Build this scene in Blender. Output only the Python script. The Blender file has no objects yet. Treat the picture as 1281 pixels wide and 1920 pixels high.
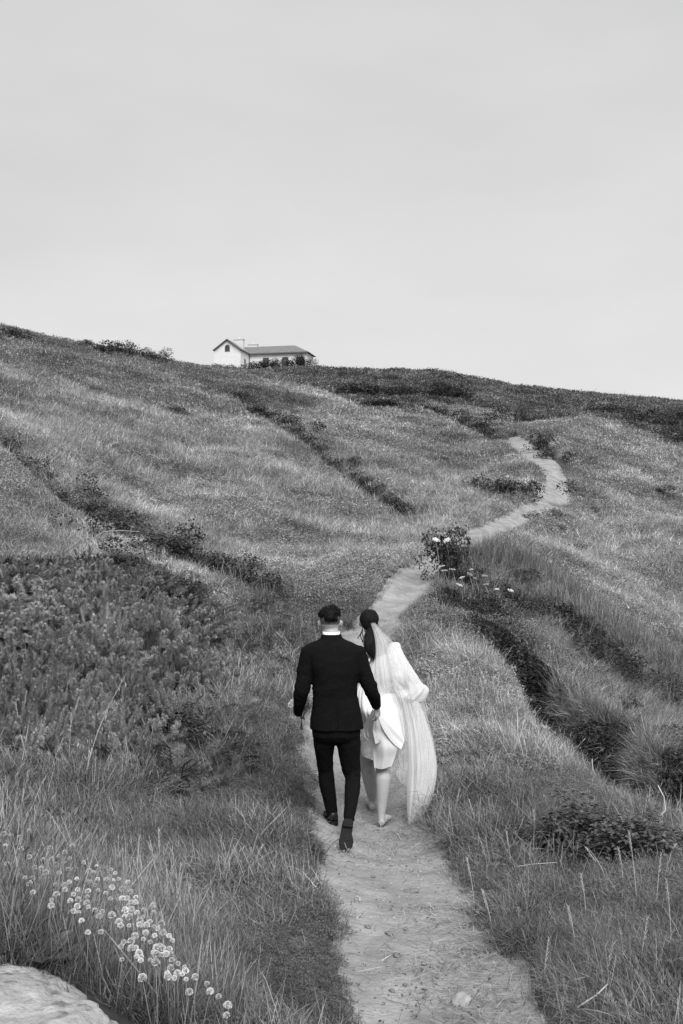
import bpy, bmesh, math, random
import numpy as np
from mathutils import Vector, Matrix, Euler

random.seed(7)
RNG = np.random.default_rng(11)
SC = bpy.context.scene
COL = SC.collection
F = 1866.67            # focal length in photo pixels (35 mm lens, 36 mm tall frame)

# ------------------------------------------------------------------ camera, sky, sun, exposure
cam_d = bpy.data.cameras.new('camera')
cam = bpy.data.objects.new('camera', cam_d)
COL.objects.link(cam)
cam.location = (0, 0, 0)
cam.rotation_euler = (math.pi / 2, 0, 0)
cam_d.sensor_fit = 'VERTICAL'
cam_d.sensor_height = 36
cam_d.sensor_width = 24
cam_d.lens = 35
cam_d.clip_start = 0.05
cam_d.clip_end = 4000
SC.camera = cam

SUN_ELEV, SUN_AZ = math.radians(50), math.radians(165)   # azimuth clockwise from +Y
world = bpy.data.worlds.new('World')
SC.world = world
world.use_nodes = True
wn, wl = world.node_tree.nodes, world.node_tree.links
wn.clear()
w_out = wn.new('ShaderNodeOutputWorld')
w_bg = wn.new('ShaderNodeBackground')
w_bg.inputs['Strength'].default_value = 0.10
w_sky = wn.new('ShaderNodeTexSky')
w_sky.sky_type = 'NISHITA'
w_sky.sun_disc = False
w_sky.sun_elevation = SUN_ELEV
w_sky.sun_rotation = SUN_AZ
w_sky.dust_density = 4.0
w_bw = wn.new('ShaderNodeRGBToBW')
wl.new(w_sky.outputs[0], w_bw.inputs[0])
# an even overcast: most of the light comes from a uniform cloud deck, a little from the clear-sky distribution
w_a = wn.new('ShaderNodeMath'); w_a.operation = 'MULTIPLY'; w_a.inputs[1].default_value = 0.04
wl.new(w_bw.outputs[0], w_a.inputs[0])
w_tc = wn.new('ShaderNodeTexCoord')
w_sep = wn.new('ShaderNodeSeparateXYZ')
wl.new(w_tc.outputs['Generated'], w_sep.inputs[0])
w_map = wn.new('ShaderNodeMapping'); w_map.inputs['Scale'].default_value = (1.0, 1.0, 3.0)
wl.new(w_tc.outputs['Generated'], w_map.inputs['Vector'])
w_no = wn.new('ShaderNodeTexNoise'); w_no.inputs['Scale'].default_value = 2.2; w_no.inputs['Detail'].default_value = 6.0
wl.new(w_map.outputs[0], w_no.inputs['Vector'])
w_nm = wn.new('ShaderNodeMapRange')
w_nm.inputs['From Min'].default_value = 0.3; w_nm.inputs['From Max'].default_value = 0.7
w_nm.inputs['To Min'].default_value = 0.93; w_nm.inputs['To Max'].default_value = 1.07
wl.new(w_no.outputs['Fac'], w_nm.inputs['Value'])
w_h = wn.new('ShaderNodeMapRange')          # thinner cloud towards the horizon, all the way round
w_h.interpolation_type = 'SMOOTHSTEP'
w_h.inputs['From Min'].default_value = 0.02; w_h.inputs['From Max'].default_value = 0.42
w_h.inputs['To Min'].default_value = 2.66; w_h.inputs['To Max'].default_value = 2.30
wl.new(w_sep.outputs['Z'], w_h.inputs['Value'])
w_m = wn.new('ShaderNodeMath'); w_m.operation = 'MULTIPLY'
wl.new(w_h.outputs[0], w_m.inputs[0]); wl.new(w_nm.outputs[0], w_m.inputs[1])
w_s = wn.new('ShaderNodeMath'); w_s.operation = 'ADD'
wl.new(w_m.outputs[0], w_s.inputs[0]); wl.new(w_a.outputs[0], w_s.inputs[1])
wl.new(w_s.outputs[0], w_bg.inputs['Color'])
wl.new(w_bg.outputs[0], w_out.inputs['Surface'])

sun_d = bpy.data.lights.new('sun', 'SUN')
sun_d.energy = 1.5
sun_d.angle = math.radians(35)
sun_d.color = (1, 1, 1)
sun = bpy.data.objects.new('sun', sun_d)
COL.objects.link(sun)
sdir = Vector((math.sin(SUN_AZ) * math.cos(SUN_ELEV), math.cos(SUN_AZ) * math.cos(SUN_ELEV), math.sin(SUN_ELEV)))
sun.rotation_euler = sdir.to_track_quat('Z', 'Y').to_euler()

SC.view_settings.view_transform = 'Standard'
SC.view_settings.look = 'None'
SC.view_settings.gamma = 1
SC.view_settings.exposure = 1.50
SC.view_settings.use_curve_mapping = False
SC.cycles.max_bounces = 6
SC.cycles.transparent_max_bounces = 24

# ------------------------------------------------------------------ small helpers
def P(px, py, Y):
    """a point of the place from where it shows in the photograph and how far away it is"""
    return np.array([(px - 640.5) / F * Y, Y, (960 - py) / F * Y])


def Z(zx, zy, Y):
    """the same, measured on an enlargement of the couple"""
    return P(500 + zx / 3.5556, 1100 + zy / 3.5556, Y)


def sstep(a, b, x):
    t = np.clip((x - a) / (b - a), 0, 1)
    return t * t * (3 - 2 * t)


def _hash(ix, iy, seed):
    h = (ix * 374761393 + iy * 668265263 + seed * 974634777) & 0xFFFFFFFF
    h = ((h ^ (h >> 13)) * 1274126177) & 0xFFFFFFFF
    h = h ^ (h >> 16)
    return (h & 0xFFFF) / 65535.0


def vnoise(x, y, seed=0):
    x = np.asarray(x, float); y = np.asarray(y, float)
    ix = np.floor(x).astype(np.int64); iy = np.floor(y).astype(np.int64)
    fx = x - ix; fy = y - iy
    fx = fx * fx * (3 - 2 * fx); fy = fy * fy * (3 - 2 * fy)
    a = _hash(ix, iy, seed); b = _hash(ix + 1, iy, seed)
    c = _hash(ix, iy + 1, seed); d = _hash(ix + 1, iy + 1, seed)
    return (a + (b - a) * fx) * (1 - fy) + (c + (d - c) * fx) * fy - 0.5


def fbm(x, y, seed=0, octv=3):
    s = 0; a = 1.0
    for k in range(octv):
        s = s + a * vnoise(np.asarray(x) * 2 ** k, np.asarray(y) * 2 ** k, seed + k * 17)
        a *= 0.5
    return s


def link(name, me, mat=None, parent=None):
    o = bpy.data.objects.new(name, me)
    COL.objects.link(o)
    if mat is not None and len(me.materials) == 0:
        me.materials.append(mat)
    if parent is not None:
        o.parent = parent
    return o


def tag(o, label=None, cat=None, group=None, kind=None):
    if label: o['label'] = label
    if cat: o['category'] = cat
    if group: o['group'] = group
    if kind: o['kind'] = kind
    return o


def empty(name, loc, label=None, cat=None, group=None):
    o = bpy.data.objects.new(name, None)
    o.empty_display_size = 0.1
    o.location = Vector([float(v) for v in loc])
    COL.objects.link(o)
    return tag(o, label, cat, group)


class MB:
    """collects shapes for ONE mesh object"""
    def __init__(s):
        s.v = []; s.f = []; s.m = []; s.n = 0

    def add(s, verts, faces, mi=0):
        verts = np.asarray(verts, float).reshape(-1, 3)
        s.v.append(verts)
        b = s.n
        s.f.extend([tuple(int(i) + b for i in f) for f in faces])
        s.m.extend([mi] * len(faces))
        s.n += len(verts)

    def rings(s, rings, cap=True, mi=0, closed=True):
        """loft through equally sized rings of points"""
        k = len(rings[0]); V = np.concatenate([np.asarray(r, float) for r in rings]); Fc = []
        for i in range(len(rings) - 1):
            for j in range(k if closed else k - 1):
                a = i * k + j; b = i * k + (j + 1) % k
                Fc.append((a, b, b + k, a + k))
        if cap and closed:
            Fc.append(tuple(range(k - 1, -1, -1)))
            Fc.append(tuple((len(rings) - 1) * k + j for j in range(k)))
        s.add(V, Fc, mi)

    def tube(s, pts, rad, seg=12, cap=True, mi=0, flat=None, axis=None):
        """tapered tube through points; flat = second radius list along 'axis' direction"""
        pts = np.asarray(pts, float); n = len(pts)
        rad = np.broadcast_to(np.asarray(rad, float), (n,))
        fl = rad if flat is None else np.broadcast_to(np.asarray(flat, float), (n,))
        rings = []
        up = np.array(axis if axis is not None else (0.0, 1.0, 0.001), float)
        for i in range(n):
            t = pts[min(i + 1, n - 1)] - pts[max(i - 1, 0)]
            t = t / (np.linalg.norm(t) + 1e-9)
            b = up - t * np.dot(up, t)
            if np.linalg.norm(b) < 1e-3:
                b = np.array((1.0, 0, 0)) - t * t[0]
            b /= np.linalg.norm(b)
            if axis is None: up = b
            a = np.cross(b, t)
            an = np.linspace(0, 2 * math.pi, seg, endpoint=False)
            rings.append(pts[i] + np.outer(np.cos(an), a) * rad[i] + np.outer(np.sin(an), b) * fl[i])
        s.rings(rings, cap, mi)

    def ball(s, c, r, seg=14, mi=0, rot=None):
        r = np.broadcast_to(np.asarray(r, float), (3,))
        rings = []
        for i in range(1, seg // 2):
            th = math.pi * i / (seg // 2)
            an = np.linspace(0, 2 * math.pi, seg, endpoint=False)
            p = np.stack([np.cos(an) * math.sin(th), np.sin(an) * math.sin(th), np.full(seg, -math.cos(th))], 1) * r
            if rot is not None: p = p @ np.array(rot).T
            rings.append(p + np.asarray(c, float))
        s.rings(rings, True, mi)

    def box(s, lo, hi, mi=0, M=None):
        lo = np.asarray(lo, float); hi = np.asarray(hi, float)
        v = np.array([[(lo, hi)[i][0], (lo, hi)[j][1], (lo, hi)[k][2]] for i in (0, 1) for j in (0, 1) for k in (0, 1)])
        if M is not None: v = v @ np.array(M)[:3, :3].T + np.array(M)[:3, 3]
        s.add(v, [(0, 1, 3, 2), (4, 6, 7, 5), (0, 4, 5, 1), (2, 3, 7, 6), (0, 2, 6, 4), (1, 5, 7, 3)], mi)

    def mesh(s, name, mats=None, smooth=False, origin=None):
        me = bpy.data.meshes.new(name)
        V = np.concatenate(s.v) if s.v else np.zeros((0, 3))
        if origin is not None: V = V - np.asarray(origin, float)
        me.from_pydata(V.tolist(), [], s.f)
        for m in (mats if isinstance(mats, (list, tuple)) else [mats] if mats else []):
            me.materials.append(m)
        if len(me.materials) > 1:
            me.polygons.foreach_set('material_index', s.m)
        if smooth: me.polygons.foreach_set('use_smooth', [True] * len(me.polygons))
        me.update()
        return me

    def build(s, name, mats, parent=None, smooth=False, origin=None):
        return link(name, s.mesh(name, mats, smooth, origin), None, parent)


def quads_mesh(name, V, k, mat, smooth=False, extra=None):
    """V: (n, k, 3) polygons -> mesh"""
    n = len(V)
    me = bpy.data.meshes.new(name)
    me.vertices.add(n * k); me.vertices.foreach_set('co', V.reshape(-1).astype(np.float32))
    me.loops.add(n * k); me.loops.foreach_set('vertex_index', np.arange(n * k, dtype=np.int32))
    me.polygons.add(n); me.polygons.foreach_set('loop_start', np.arange(0, n * k, k, dtype=np.int32))
    if smooth: me.polygons.foreach_set('use_smooth', np.ones(n, bool))
    me.update(calc_edges=True)
    if mat: me.materials.append(mat)
    return me


# ------------------------------------------------------------------ materials
def mat_new(name):
    m = bpy.data.materials.new(name); m.use_nodes = True
    nt = m.node_tree; nt.nodes.clear()
    out = nt.nodes.new('ShaderNodeOutputMaterial')
    return m, nt, nt.nodes, nt.links, out


def grey(v): return (v, v, v, 1)


def surf_mat(name, lo, hi, scale=3.0, detail=5.0, rough=0.9, bump=0.0, bscale=40.0, spec=0.2, metal=0.0, coord='Object', stretch=None, bdist=0.01, second=None):
    """matt surface whose grey varies between lo and hi with noise, plus fine relief"""
    m, nt, N, L, out = mat_new(name)
    b = N.new('ShaderNodeBsdfPrincipled')
    b.inputs['Roughness'].default_value = rough
    b.inputs['Specular IOR Level'].default_value = spec
    b.inputs['Metallic'].default_value = metal
    tc = N.new('ShaderNodeTexCoord')
    src = tc.outputs[coord]
    if coord == 'Position':
        pass
    mp = N.new('ShaderNodeMapping')
    if stretch: mp.inputs['Scale'].default_value = stretch
    L.new(src, mp.inputs['Vector'])
    no = N.new('ShaderNodeTexNoise'); no.inputs['Scale'].default_value = scale; no.inputs['Detail'].default_value = detail
    no.inputs['Roughness'].default_value = 0.65
    L.new(mp.outputs[0], no.inputs['Vector'])
    mr = N.new('ShaderNodeMapRange')
    mr.inputs['From Min'].default_value = 0.3; mr.inputs['From Max'].default_value = 0.7
    mr.inputs['To Min'].default_value = lo; mr.inputs['To Max'].default_value = hi
    L.new(no.outputs['Fac'], mr.inputs['Value'])
    val = mr.outputs[0]
    if second:      # (scale, threshold lo, threshold hi, multiplier)
        n2 = N.new('ShaderNodeTexNoise'); n2.inputs['Scale'].default_value = second[0]; n2.inputs['Detail'].default_value = 3
        L.new(mp.outputs[0], n2.inputs['Vector'])
        m2 = N.new('ShaderNodeMapRange'); m2.inputs['From Min'].default_value = second[1]; m2.inputs['From Max'].default_value = second[2]
        m2.inputs['To Min'].default_value = 1.0; m2.inputs['To Max'].default_value = second[3]
        L.new(n2.outputs['Fac'], m2.inputs['Value'])
        mu = N.new('ShaderNodeMath'); mu.operation = 'MULTIPLY'
        L.new(val, mu.inputs[0]); L.new(m2.outputs[0], mu.inputs[1]); val = mu.outputs[0]
    L.new(val, b.inputs['Base Color'])
    if bump > 0:
        nb = N.new('ShaderNodeTexNoise'); nb.inputs['Scale'].default_value = bscale; nb.inputs['Detail'].default_value = 6
        L.new(mp.outputs[0], nb.inputs['Vector'])
        bp = N.new('ShaderNodeBump'); bp.inputs['Strength'].default_value = bump; bp.inputs['Distance'].default_value = bdist
        L.new(nb.outputs['Fac'], bp.inputs['Height']); L.new(bp.outputs[0], b.inputs['Normal'])
    L.new(b.outputs[0], out.inputs['Surface'])
    return m


def leaf_mat(name, base, var=0.5, trans=0.3, patch_scale=0.35, patch=0.35, use_tone=True, gloss=0.0, isl_=(0.4, 1.6)):
    """leaf or blade: grey albedo varied per plant, by patches of ground, and by the tone set for the plant"""
    m, nt, N, L, out = mat_new(name)
    geo = N.new('ShaderNodeNewGeometry')
    oi = N.new('ShaderNodeObjectInfo')
    no = N.new('ShaderNodeTexNoise'); no.inputs['Scale'].default_value = patch_scale; no.inputs['Detail'].default_value = 4
    L.new(geo.outputs['Position'], no.inputs['Vector'])
    mr = N.new('ShaderNodeMapRange'); mr.inputs['From Min'].default_value = 0.3; mr.inputs['From Max'].default_value = 0.7
    mr.inputs['To Min'].default_value = 1 - patch; mr.inputs['To Max'].default_value = 1 + patch
    L.new(no.outputs['Fac'], mr.inputs['Value'])
    r = N.new('ShaderNodeMapRange'); r.inputs['To Min'].default_value = 1 - var; r.inputs['To Max'].default_value = 1 + var
    L.new(oi.outputs['Random'], r.inputs['Value'])
    isl = N.new('ShaderNodeMapRange'); isl.inputs['To Min'].default_value = isl_[0]; isl.inputs['To Max'].default_value = isl_[1]
    L.new(geo.outputs['Random Per Island'], isl.inputs['Value'])
    def mul(a, b_):
        x = N.new('ShaderNodeMath'); x.operation = 'MULTIPLY'; L.new(a, x.inputs[0])
        if isinstance(b_, float): x.inputs[1].default_value = b_
        else: L.new(b_, x.inputs[1])
        return x.outputs[0]
    v = mul(mul(mul(mr.outputs[0], r.outputs[0]), isl.outputs[0]), base)
    if use_tone:
        at = N.new('ShaderNodeAttribute'); at.attribute_type = 'INSTANCER'; at.attribute_name = 'tone'
        v = mul(v, at.outputs['Fac'])
    d = N.new('ShaderNodeBsdfDiffuse'); t = N.new('ShaderNodeBsdfTranslucent')
    L.new(v, d.inputs['Color']); L.new(v, t.inputs['Color'])
    mx = N.new('ShaderNodeMixShader'); mx.inputs['Fac'].default_value = trans
    L.new(d.outputs[0], mx.inputs[1]); L.new(t.outputs[0], mx.inputs[2])
    sh = mx.outputs[0]
    if gloss > 0:
        g = N.new('ShaderNodeBsdfGlossy'); g.inputs['Roughness'].default_value = 0.45; g.inputs['Color'].default_value = grey(0.9)
        m3 = N.new('ShaderNodeMixShader'); m3.inputs['Fac'].default_value = gloss
        L.new(sh, m3.inputs[1]); L.new(g.outputs[0], m3.inputs[2]); sh = m3.outputs[0]
    L.new(sh, out.inputs['Surface'])
    return m


M_grass = leaf_mat('grass_blade', 0.28, 0.4, 0.28)
M_straw = leaf_mat('dry_straw', 0.45, 0.25, 0.25)
M_herb = leaf_mat('herb_leaf', 0.25, 0.3, 0.25, isl_=(.6, 1.3))
M_scrub = leaf_mat('scrub_leaf', 0.075, 0.35, 0.2)
M_fern = leaf_mat('bracken_frond', 0.15, 0.3, 0.35, gloss=0.02)
M_gorse = leaf_mat('gorse_spine', 0.29, 0.2, 0.25, patch_scale=2.5, patch=0.35, isl_=(.7, 1.3), use_tone=False, gloss=0.02)
M_shrub = leaf_mat('shrub_leaf', 0.065, 0.3, 0.25, use_tone=False)
M_bramble = leaf_mat('bramble_leaf', 0.08, 0.3, 0.2, patch_scale=3, use_tone=False, gloss=0.05)
M_dock = leaf_mat('dock_leaf', 0.15, 0.2, 0.25, patch_scale=8, use_tone=False, gloss=0.04)
M_bark = surf_mat('dark_stem', 0.05, 0.10, 20)
M_drystem = surf_mat('dry_stem', 0.38, 0.6, 15)
M_petal = leaf_mat('thrift_petal', 0.85, 0.15, 0.35, patch_scale=30, patch=0.1, isl_=(.85, 1.1), use_tone=False)
M_umbel = leaf_mat('umbel_petal', 0.85, 0.03, 0.3, isl_=(.92, 1.06), use_tone=False, patch=0.05)
M_stalk = leaf_mat('flower_stalk', 0.24, 0.2, 0.2, use_tone=False)
M_oat = leaf_mat('oat_husk', 0.55, 0.15, 0.3, use_tone=False, patch=0.1)
M_soil = surf_mat('hill_soil', 0.03, 0.07, 1.5, 6, bump=0.6, bscale=9, coord='Object', bdist=0.05)
M_path = surf_mat('trodden_earth', 0.17, 0.36, 3.0, 12, rough=0.95, bump=0.9, bscale=42, spec=0.1, coord='Object', bdist=0.016, second=(22.0, 0.60, 0.74, 0.68))
M_rock = surf_mat('pale_rock', 0.20, 0.44, 14, 12, rough=0.95, bump=0.8, bscale=70, spec=0.1, bdist=0.012, second=(16.0, 0.55, 0.66, 0.5))
M_stone = surf_mat('path_stone', 0.22, 0.38, 14, 6, bump=0.5, bscale=60, bdist=0.004)
M_clod = surf_mat('damp_clod', 0.14, 0.22, 20, 5, bump=0.4, bscale=60, bdist=0.004)

# ------------------------------------------------------------------ terrain: control points (photo x, photo y, metres away)
path_pts = [  # centre x, y, distance, half width
    (850, 1920, 3.8, .36), (800, 1810, 4.5, .39), (748, 1700, 5.4, .41), (722, 1625, 6.5, .44), (712, 1584, 7.3, .45), (702, 1556, 7.9, .47), (698, 1526, 8.4, .5),
    (690, 1480, 9.05, .54), (675, 1390, 10.1, .62), (655, 1300, 12, .55), (668, 1220, 13.8, .46), (712, 1165, 15.6, .38),
    (766, 1110, 17.8, .36), (806, 1065, 20.5, .40), (850, 1030, 24, .46), (905, 1000, 28.5, .50), (975, 968, 34.5, .50),
    (1030, 938, 39, .62), (1043, 910, 42, .66), (1025, 872, 46, .66), (1000, 850, 50, .62), (972, 829, 56, .52), (962, 817, 60, .3)]
ctrl = [(a, b, c) for a, b, c, _ in path_pts]
ctrl += [
    # near left: thrift mound, bank, gorse ground
    (0, 1730, 3.6), (200, 1760, 3.9), (370, 1850, 3.5), (100, 1920, 2.75), (450, 1680, 5.2), (560, 1700, 5.2), (590, 1850, 4.2),
    (0, 1580, 5.4), (150, 1600, 5.6), (330, 1580, 6.2), (500, 1560, 6.8), (100, 1400, 8.0), (300, 1440, 8.0), (480, 1450, 8.3), (550, 1360, 9.8),
    (0, 1230, 10.5), (200, 1230, 10.8), (380, 1260, 11), (500, 1280, 11.5), (0, 1060, 13.5), (200, 1100, 13.5), (400, 1150, 13), (540, 1210, 13),
    # near crest in front of the ditch
    (0, 860, 20), (110, 965, 18), (220, 1018, 16.5), (350, 1075, 15.5), (500, 1145, 14.6), (600, 1150, 16),
    # main slope
    (600, 1060, 21), (695, 1058, 18.6), (500, 1000, 23), (800, 1000, 28), (300, 950, 25), (0, 780, 30), (200, 900, 26), (100, 700, 48), (0, 668, 52),
    (0, 636, 58), (300, 760, 48), (500, 850, 40), (700, 900, 38), (900, 890, 45), (955, 850, 52), (600, 760, 64), (800, 775, 70), (930, 795, 70),
    (450, 712, 95), (300, 695, 75), (180, 668, 66), (320, 692, 82), (400, 696, 140), (500, 701, 150), (600, 700, 150), (500, 725, 98), (640, 708, 140),
    (640, 742, 90), (760, 745, 95), (760, 706, 125), (850, 714, 125), (850, 748, 100), (960, 745, 125), (960, 782, 88),
    (1000, 744, 190), (1130, 752, 170), (1281, 766, 180), (1281, 775, 125), (1100, 775, 110),
    # near right
    (1010, 1920, 3.8), (1281, 1910, 3.7), (1281, 1720, 4.9), (1000, 1680, 6), (1120, 1600, 6.6), (1281, 1550, 7.2), (1110, 1480, 8.3),
    (950, 1370, 10.3), (850, 1400, 9.5), (830, 1270, 12), (790, 1215, 13.6), (880, 1260, 12.2), (1050, 1420, 9.4), (900, 1560, 7.4),
    # spur beyond the gully, and the gully floor
    (840, 1085, 18.6), (920, 1060, 20.5), (1000, 1110, 19.8), (1100, 1180, 18.8), (1200, 1255, 17.8), (1281, 1310, 17),
    (850, 1150, 15.6), (950, 1210, 15), (1050, 1290, 14), (1150, 1390, 12.4), (1281, 1440, 12), (1180, 1490, 10.6), (1281, 1545, 10),
    # far slope on the right
    (1000, 1000, 32), (1100, 1060, 29), (1281, 1160, 26), (1281, 1000, 38), (1100, 950, 42), (1281, 900, 55), (1150, 850, 58), (1281, 840, 70),
    (1050, 805, 62), (1281, 802, 90), (1150, 790, 90)]
guard = [  # world points outside the frame
    (0, 0.3, -1.62), (-1.3, 1.2, -1.35), (1.6, 1.0, -1.75), (0.3, 2.2, -1.75), (-4, 3, -1.1), (4, 3, -1.9), (6, 8, -3.0), (8, 14, -4.6), (-7, 9, 0.3), (-12, 14, 2.4),
    (-24, 30, 7.5), (14, 24, -5), (30, 42, -4), (45, 80, 2), (-60, 90, 17), (80, 150, 8), (-90, 170, 26), (0, 260, 23), (60, 270, 24), (-80, 280, 28),
    (0, 450, 20), (-250, 480, 22), (250, 480, 14), (160, 260, 14)]
pts = np.array([P(*c) for c in ctrl] + [np.array(g, float) for g in guard])
C0 = 3.0
cu = pts[:, 0] / (pts[:, 1] + C0); cv = np.log(pts[:, 1] + C0); cs = pts[:, 2] / (pts[:, 1] + C0)


def _tps(u, v, uu, vv):
    d2 = ((u[:, None] - uu[None]) * 2.2) ** 2 + (v[:, None] - vv[None]) ** 2
    return 0.5 * d2 * np.log(d2 + 1e-12)


n_c = len(cu)
A = np.zeros((n_c + 3, n_c + 3))
A[:n_c, :n_c] = _tps(cu, cv, cu, cv) + 2e-5 * np.eye(n_c)
Q = np.stack([np.ones(n_c), cu, cv], 1)
A[:n_c, n_c:] = Q; A[n_c:, :n_c] = Q.T
W = np.linalg.solve(A, np.concatenate([cs, np.zeros(3)]))

NU, NV = 480, 660
U0, U1 = -0.95, 0.95
V0, V1 = math.log(C0 + 0.2), math.log(C0 + 480)
gu = np.linspace(U0, U1, NU); gv = np.linspace(V0, V1, NV)
GU, GV = np.meshgrid(gu, gv)           # [NV, NU]
s_ = np.zeros(GU.size)
fu, fv = GU.ravel(), GV.ravel()
for i in range(0, GU.size, 40000):
    j = slice(i, i + 40000)
    s_[j] = _tps(fu[j], fv[j], cu, cv) @ W[:n_c] + W[n_c] + W[n_c + 1] * fu[j] + W[n_c + 2] * fv[j]
GY = np.exp(GV) - C0
GX = GU * (GY + C0)
GZ = s_.reshape(GU.shape) * (GY + C0)
# hummocks, growing with distance so that hillsides stay uneven at every range
amp = np.clip(GY / 30, 0.12, 1.2)
HUM = 0.34 * amp * fbm(GX / (2.6 * np.sqrt(amp)), GY / (2.6 * np.sqrt(amp)), 3, 4) * sstep(1.0, 8.0, GY)


def polyline(pl, n=40):
    """Catmull-Rom through points, n steps per span"""
    pl = np.asarray(pl, float)
    q = np.concatenate([[2 * pl[0] - pl[1]], pl, [2 * pl[-1] - pl[-2]]])
    out = []
    for i in range(1, len(q) - 2):
        t = np.linspace(0, 1, n, endpoint=False)[:, None]
        a, b, c, d = q[i - 1], q[i], q[i + 1], q[i + 2]
        out.append(0.5 * (2 * b + (c - a) * t + (2 * a - 5 * b + 4 * c - d) * t ** 2 + (3 * b - a - 3 * c + d) * t ** 3))
    out.append(pl[-1:])
    return np.concatenate(out)


def dist_line(x, y, line):
    """distance to a polyline (as dense points) and the index of the nearest point; coarse blocks to stay cheap"""
    x = np.asarray(x).ravel(); y = np.asarray(y).ravel()
    d = np.full(x.shape, 1e9); k = np.zeros(x.shape, int)
    for i in range(len(line)):
        dd = (x - line[i, 0]) ** 2 + (y - line[i, 1]) ** 2
        m = dd < d
        d[m] = dd[m]; k[m] = i
    return np.sqrt(d), k


# ditches and old banks on the hillside
def carve(line_px, depth, width):
    global GZ
    ln = polyline([P(*p)[:2] for p in line_px], 14)
    lo = ln.min(0) - 4 * width; hi = ln.max(0) + 4 * width
    m = (GX > lo[0]) & (GX < hi[0]) & (GY > lo[1]) & (GY < hi[1])
    d, _ = dist_line(GX[m], GY[m], ln)
    GZ[m] -= depth * np.exp(-(d / width) ** 2)
    return ln


ditch_a = carve([(-60, 780, 24), (0, 830, 22.5), (110, 945, 19.6), (220, 1000, 18.2), (350, 1055, 17), (430, 1085, 16.2), (510, 1125, 15.6)], 1.0, 0.7)
ditch_b = carve([(440, 755, 60), (560, 825, 46), (640, 880, 39), (700, 912, 35), (760, 948, 31)], 0.5, 0.6)
# the gully on the right, behind the edge of the path's shelf, and the spur beyond it
g_near = [P(*q)[:2] + np.array([.15, .5]) for q in [(905, 1240, 12.9), (950, 1310, 11.2), (1050, 1390, 9.9), (1115, 1460, 8.8), (1281, 1530, 7.8), (1420, 1600, 7.2)]]
g_wall = polyline([P(*q)[:2] for q in [(905, 1195, 15.2), (960, 1215, 14.6), (1010, 1250, 14.0), (1070, 1285, 13.7), (1120, 1300, 13.1), (1190, 1345, 12.9), (1250, 1360, 12.2), (1400, 1430, 11.6)]], 10)
g_poly = np.concatenate([polyline(g_near, 10), g_wall[::-1]])
gm = (GX > 1) & (GX < 9) & (GY > 7) & (GY < 16)
_x, _y = GX[gm], GY[gm]; ins = np.zeros(_x.shape, bool); j = len(g_poly) - 1
for i in range(len(g_poly)):
    (xi, yi), (xj, yj) = g_poly[i], g_poly[j]
    ins ^= ((yi > _y) != (yj > _y)) & (_x < (xj - xi) * (_y - yi) / (yj - yi + 1e-9) + xi); j = i
dw, _ = dist_line(_x, _y, g_poly)
wob = .25 * fbm(_x * 2.2, _y * 2.2, 44, 3)
GZ[gm] -= np.where(ins, 1.35 * sstep(0, .5, dw + wob), 0)
carve([(960, 1085, 20.0), (1000, 1108, 19.6), (1100, 1175, 18.6), (1200, 1250, 17.6), (1330, 1340, 16.4)], -0.45, 0.9)
carve([(940, 1020, 24), (1040, 1110, 22.5), (1150, 1190, 21), (1300, 1290, 19.4)], 0.7, 1.0)
carve([(-60, 830, 21.2), (0, 862, 20), (110, 967, 18), (220, 1018, 16.6), (350, 1076, 15.5), (500, 1146, 14.6)], -0.26, 0.7)
ditch_c = carve([(760, 770, 76), (850, 788, 68), (935, 822, 58)], 0.6, 0.9)

# the trodden path: nearest centre point and half width
pc_xy = np.array([P(a, b, c)[:2] for a, b, c, _ in path_pts]); pc_w = np.array([w for *_, w in path_pts])
pc_xy = np.concatenate([[[0.62, 0.6], [0.52, 2.2]], pc_xy]); pc_w = np.concatenate([[.36, .36], pc_w])
pl4 = polyline(np.concatenate([pc_xy, pc_w[:, None]], 1), 34)
path_line, path_hw = pl4[:, :2], pl4[:, 2]
mk = (np.abs(GX - 2) < 26) & (GY < 70)
PD = np.full(GX.shape, 99.0)
dd_, kk_ = dist_line(GX[mk], GY[mk], path_line)
PD[mk] = dd_ / path_hw[kk_]
GZ = GZ + HUM * sstep(0.8, 3.0, PD)
EDGE = 1.0 + 0.22 * fbm(GX * 2.2, GY * 2.2, 91, 3)
base_z = GZ.copy()
pscale = np.clip(GY / 14, 0.7, 2.0)
GZ = GZ + pscale * (-0.10 + 0.15 * sstep(0.82, 1.22, PD / EDGE)) * sstep(2.6, 1.6, PD)
GZ_open = GZ


def _bil(G, x, y):
    x = np.asarray(x, float); y = np.asarray(y, float)
    a = (x / (y + C0) - U0) / (U1 - U0) * (NU - 1); b = (np.log(np.maximum(y, 0.2) + C0) - V0) / (V1 - V0) * (NV - 1)
    a = np.clip(a, 0, NU - 1.001); b = np.clip(b, 0, NV - 1.001)
    i = a.astype(int); j = b.astype(int); fa = a - i; fb = b - j
    return (G[j, i] * (1 - fa) + G[j, i + 1] * fa) * (1 - fb) + (G[j + 1, i] * (1 - fa) + G[j + 1, i + 1] * fa) * fb


def ground(x, y): return _bil(GZ, x, y)
def path_rel(x, y): return _bil(PD, x, y) / (1.0 + 0.22 * fbm(np.asarray(x) * 2.2, np.asarray(y) * 2.2, 91, 3))
def gz(x, y): return float(ground(np.array([x]), np.array([y]))[0])


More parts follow.
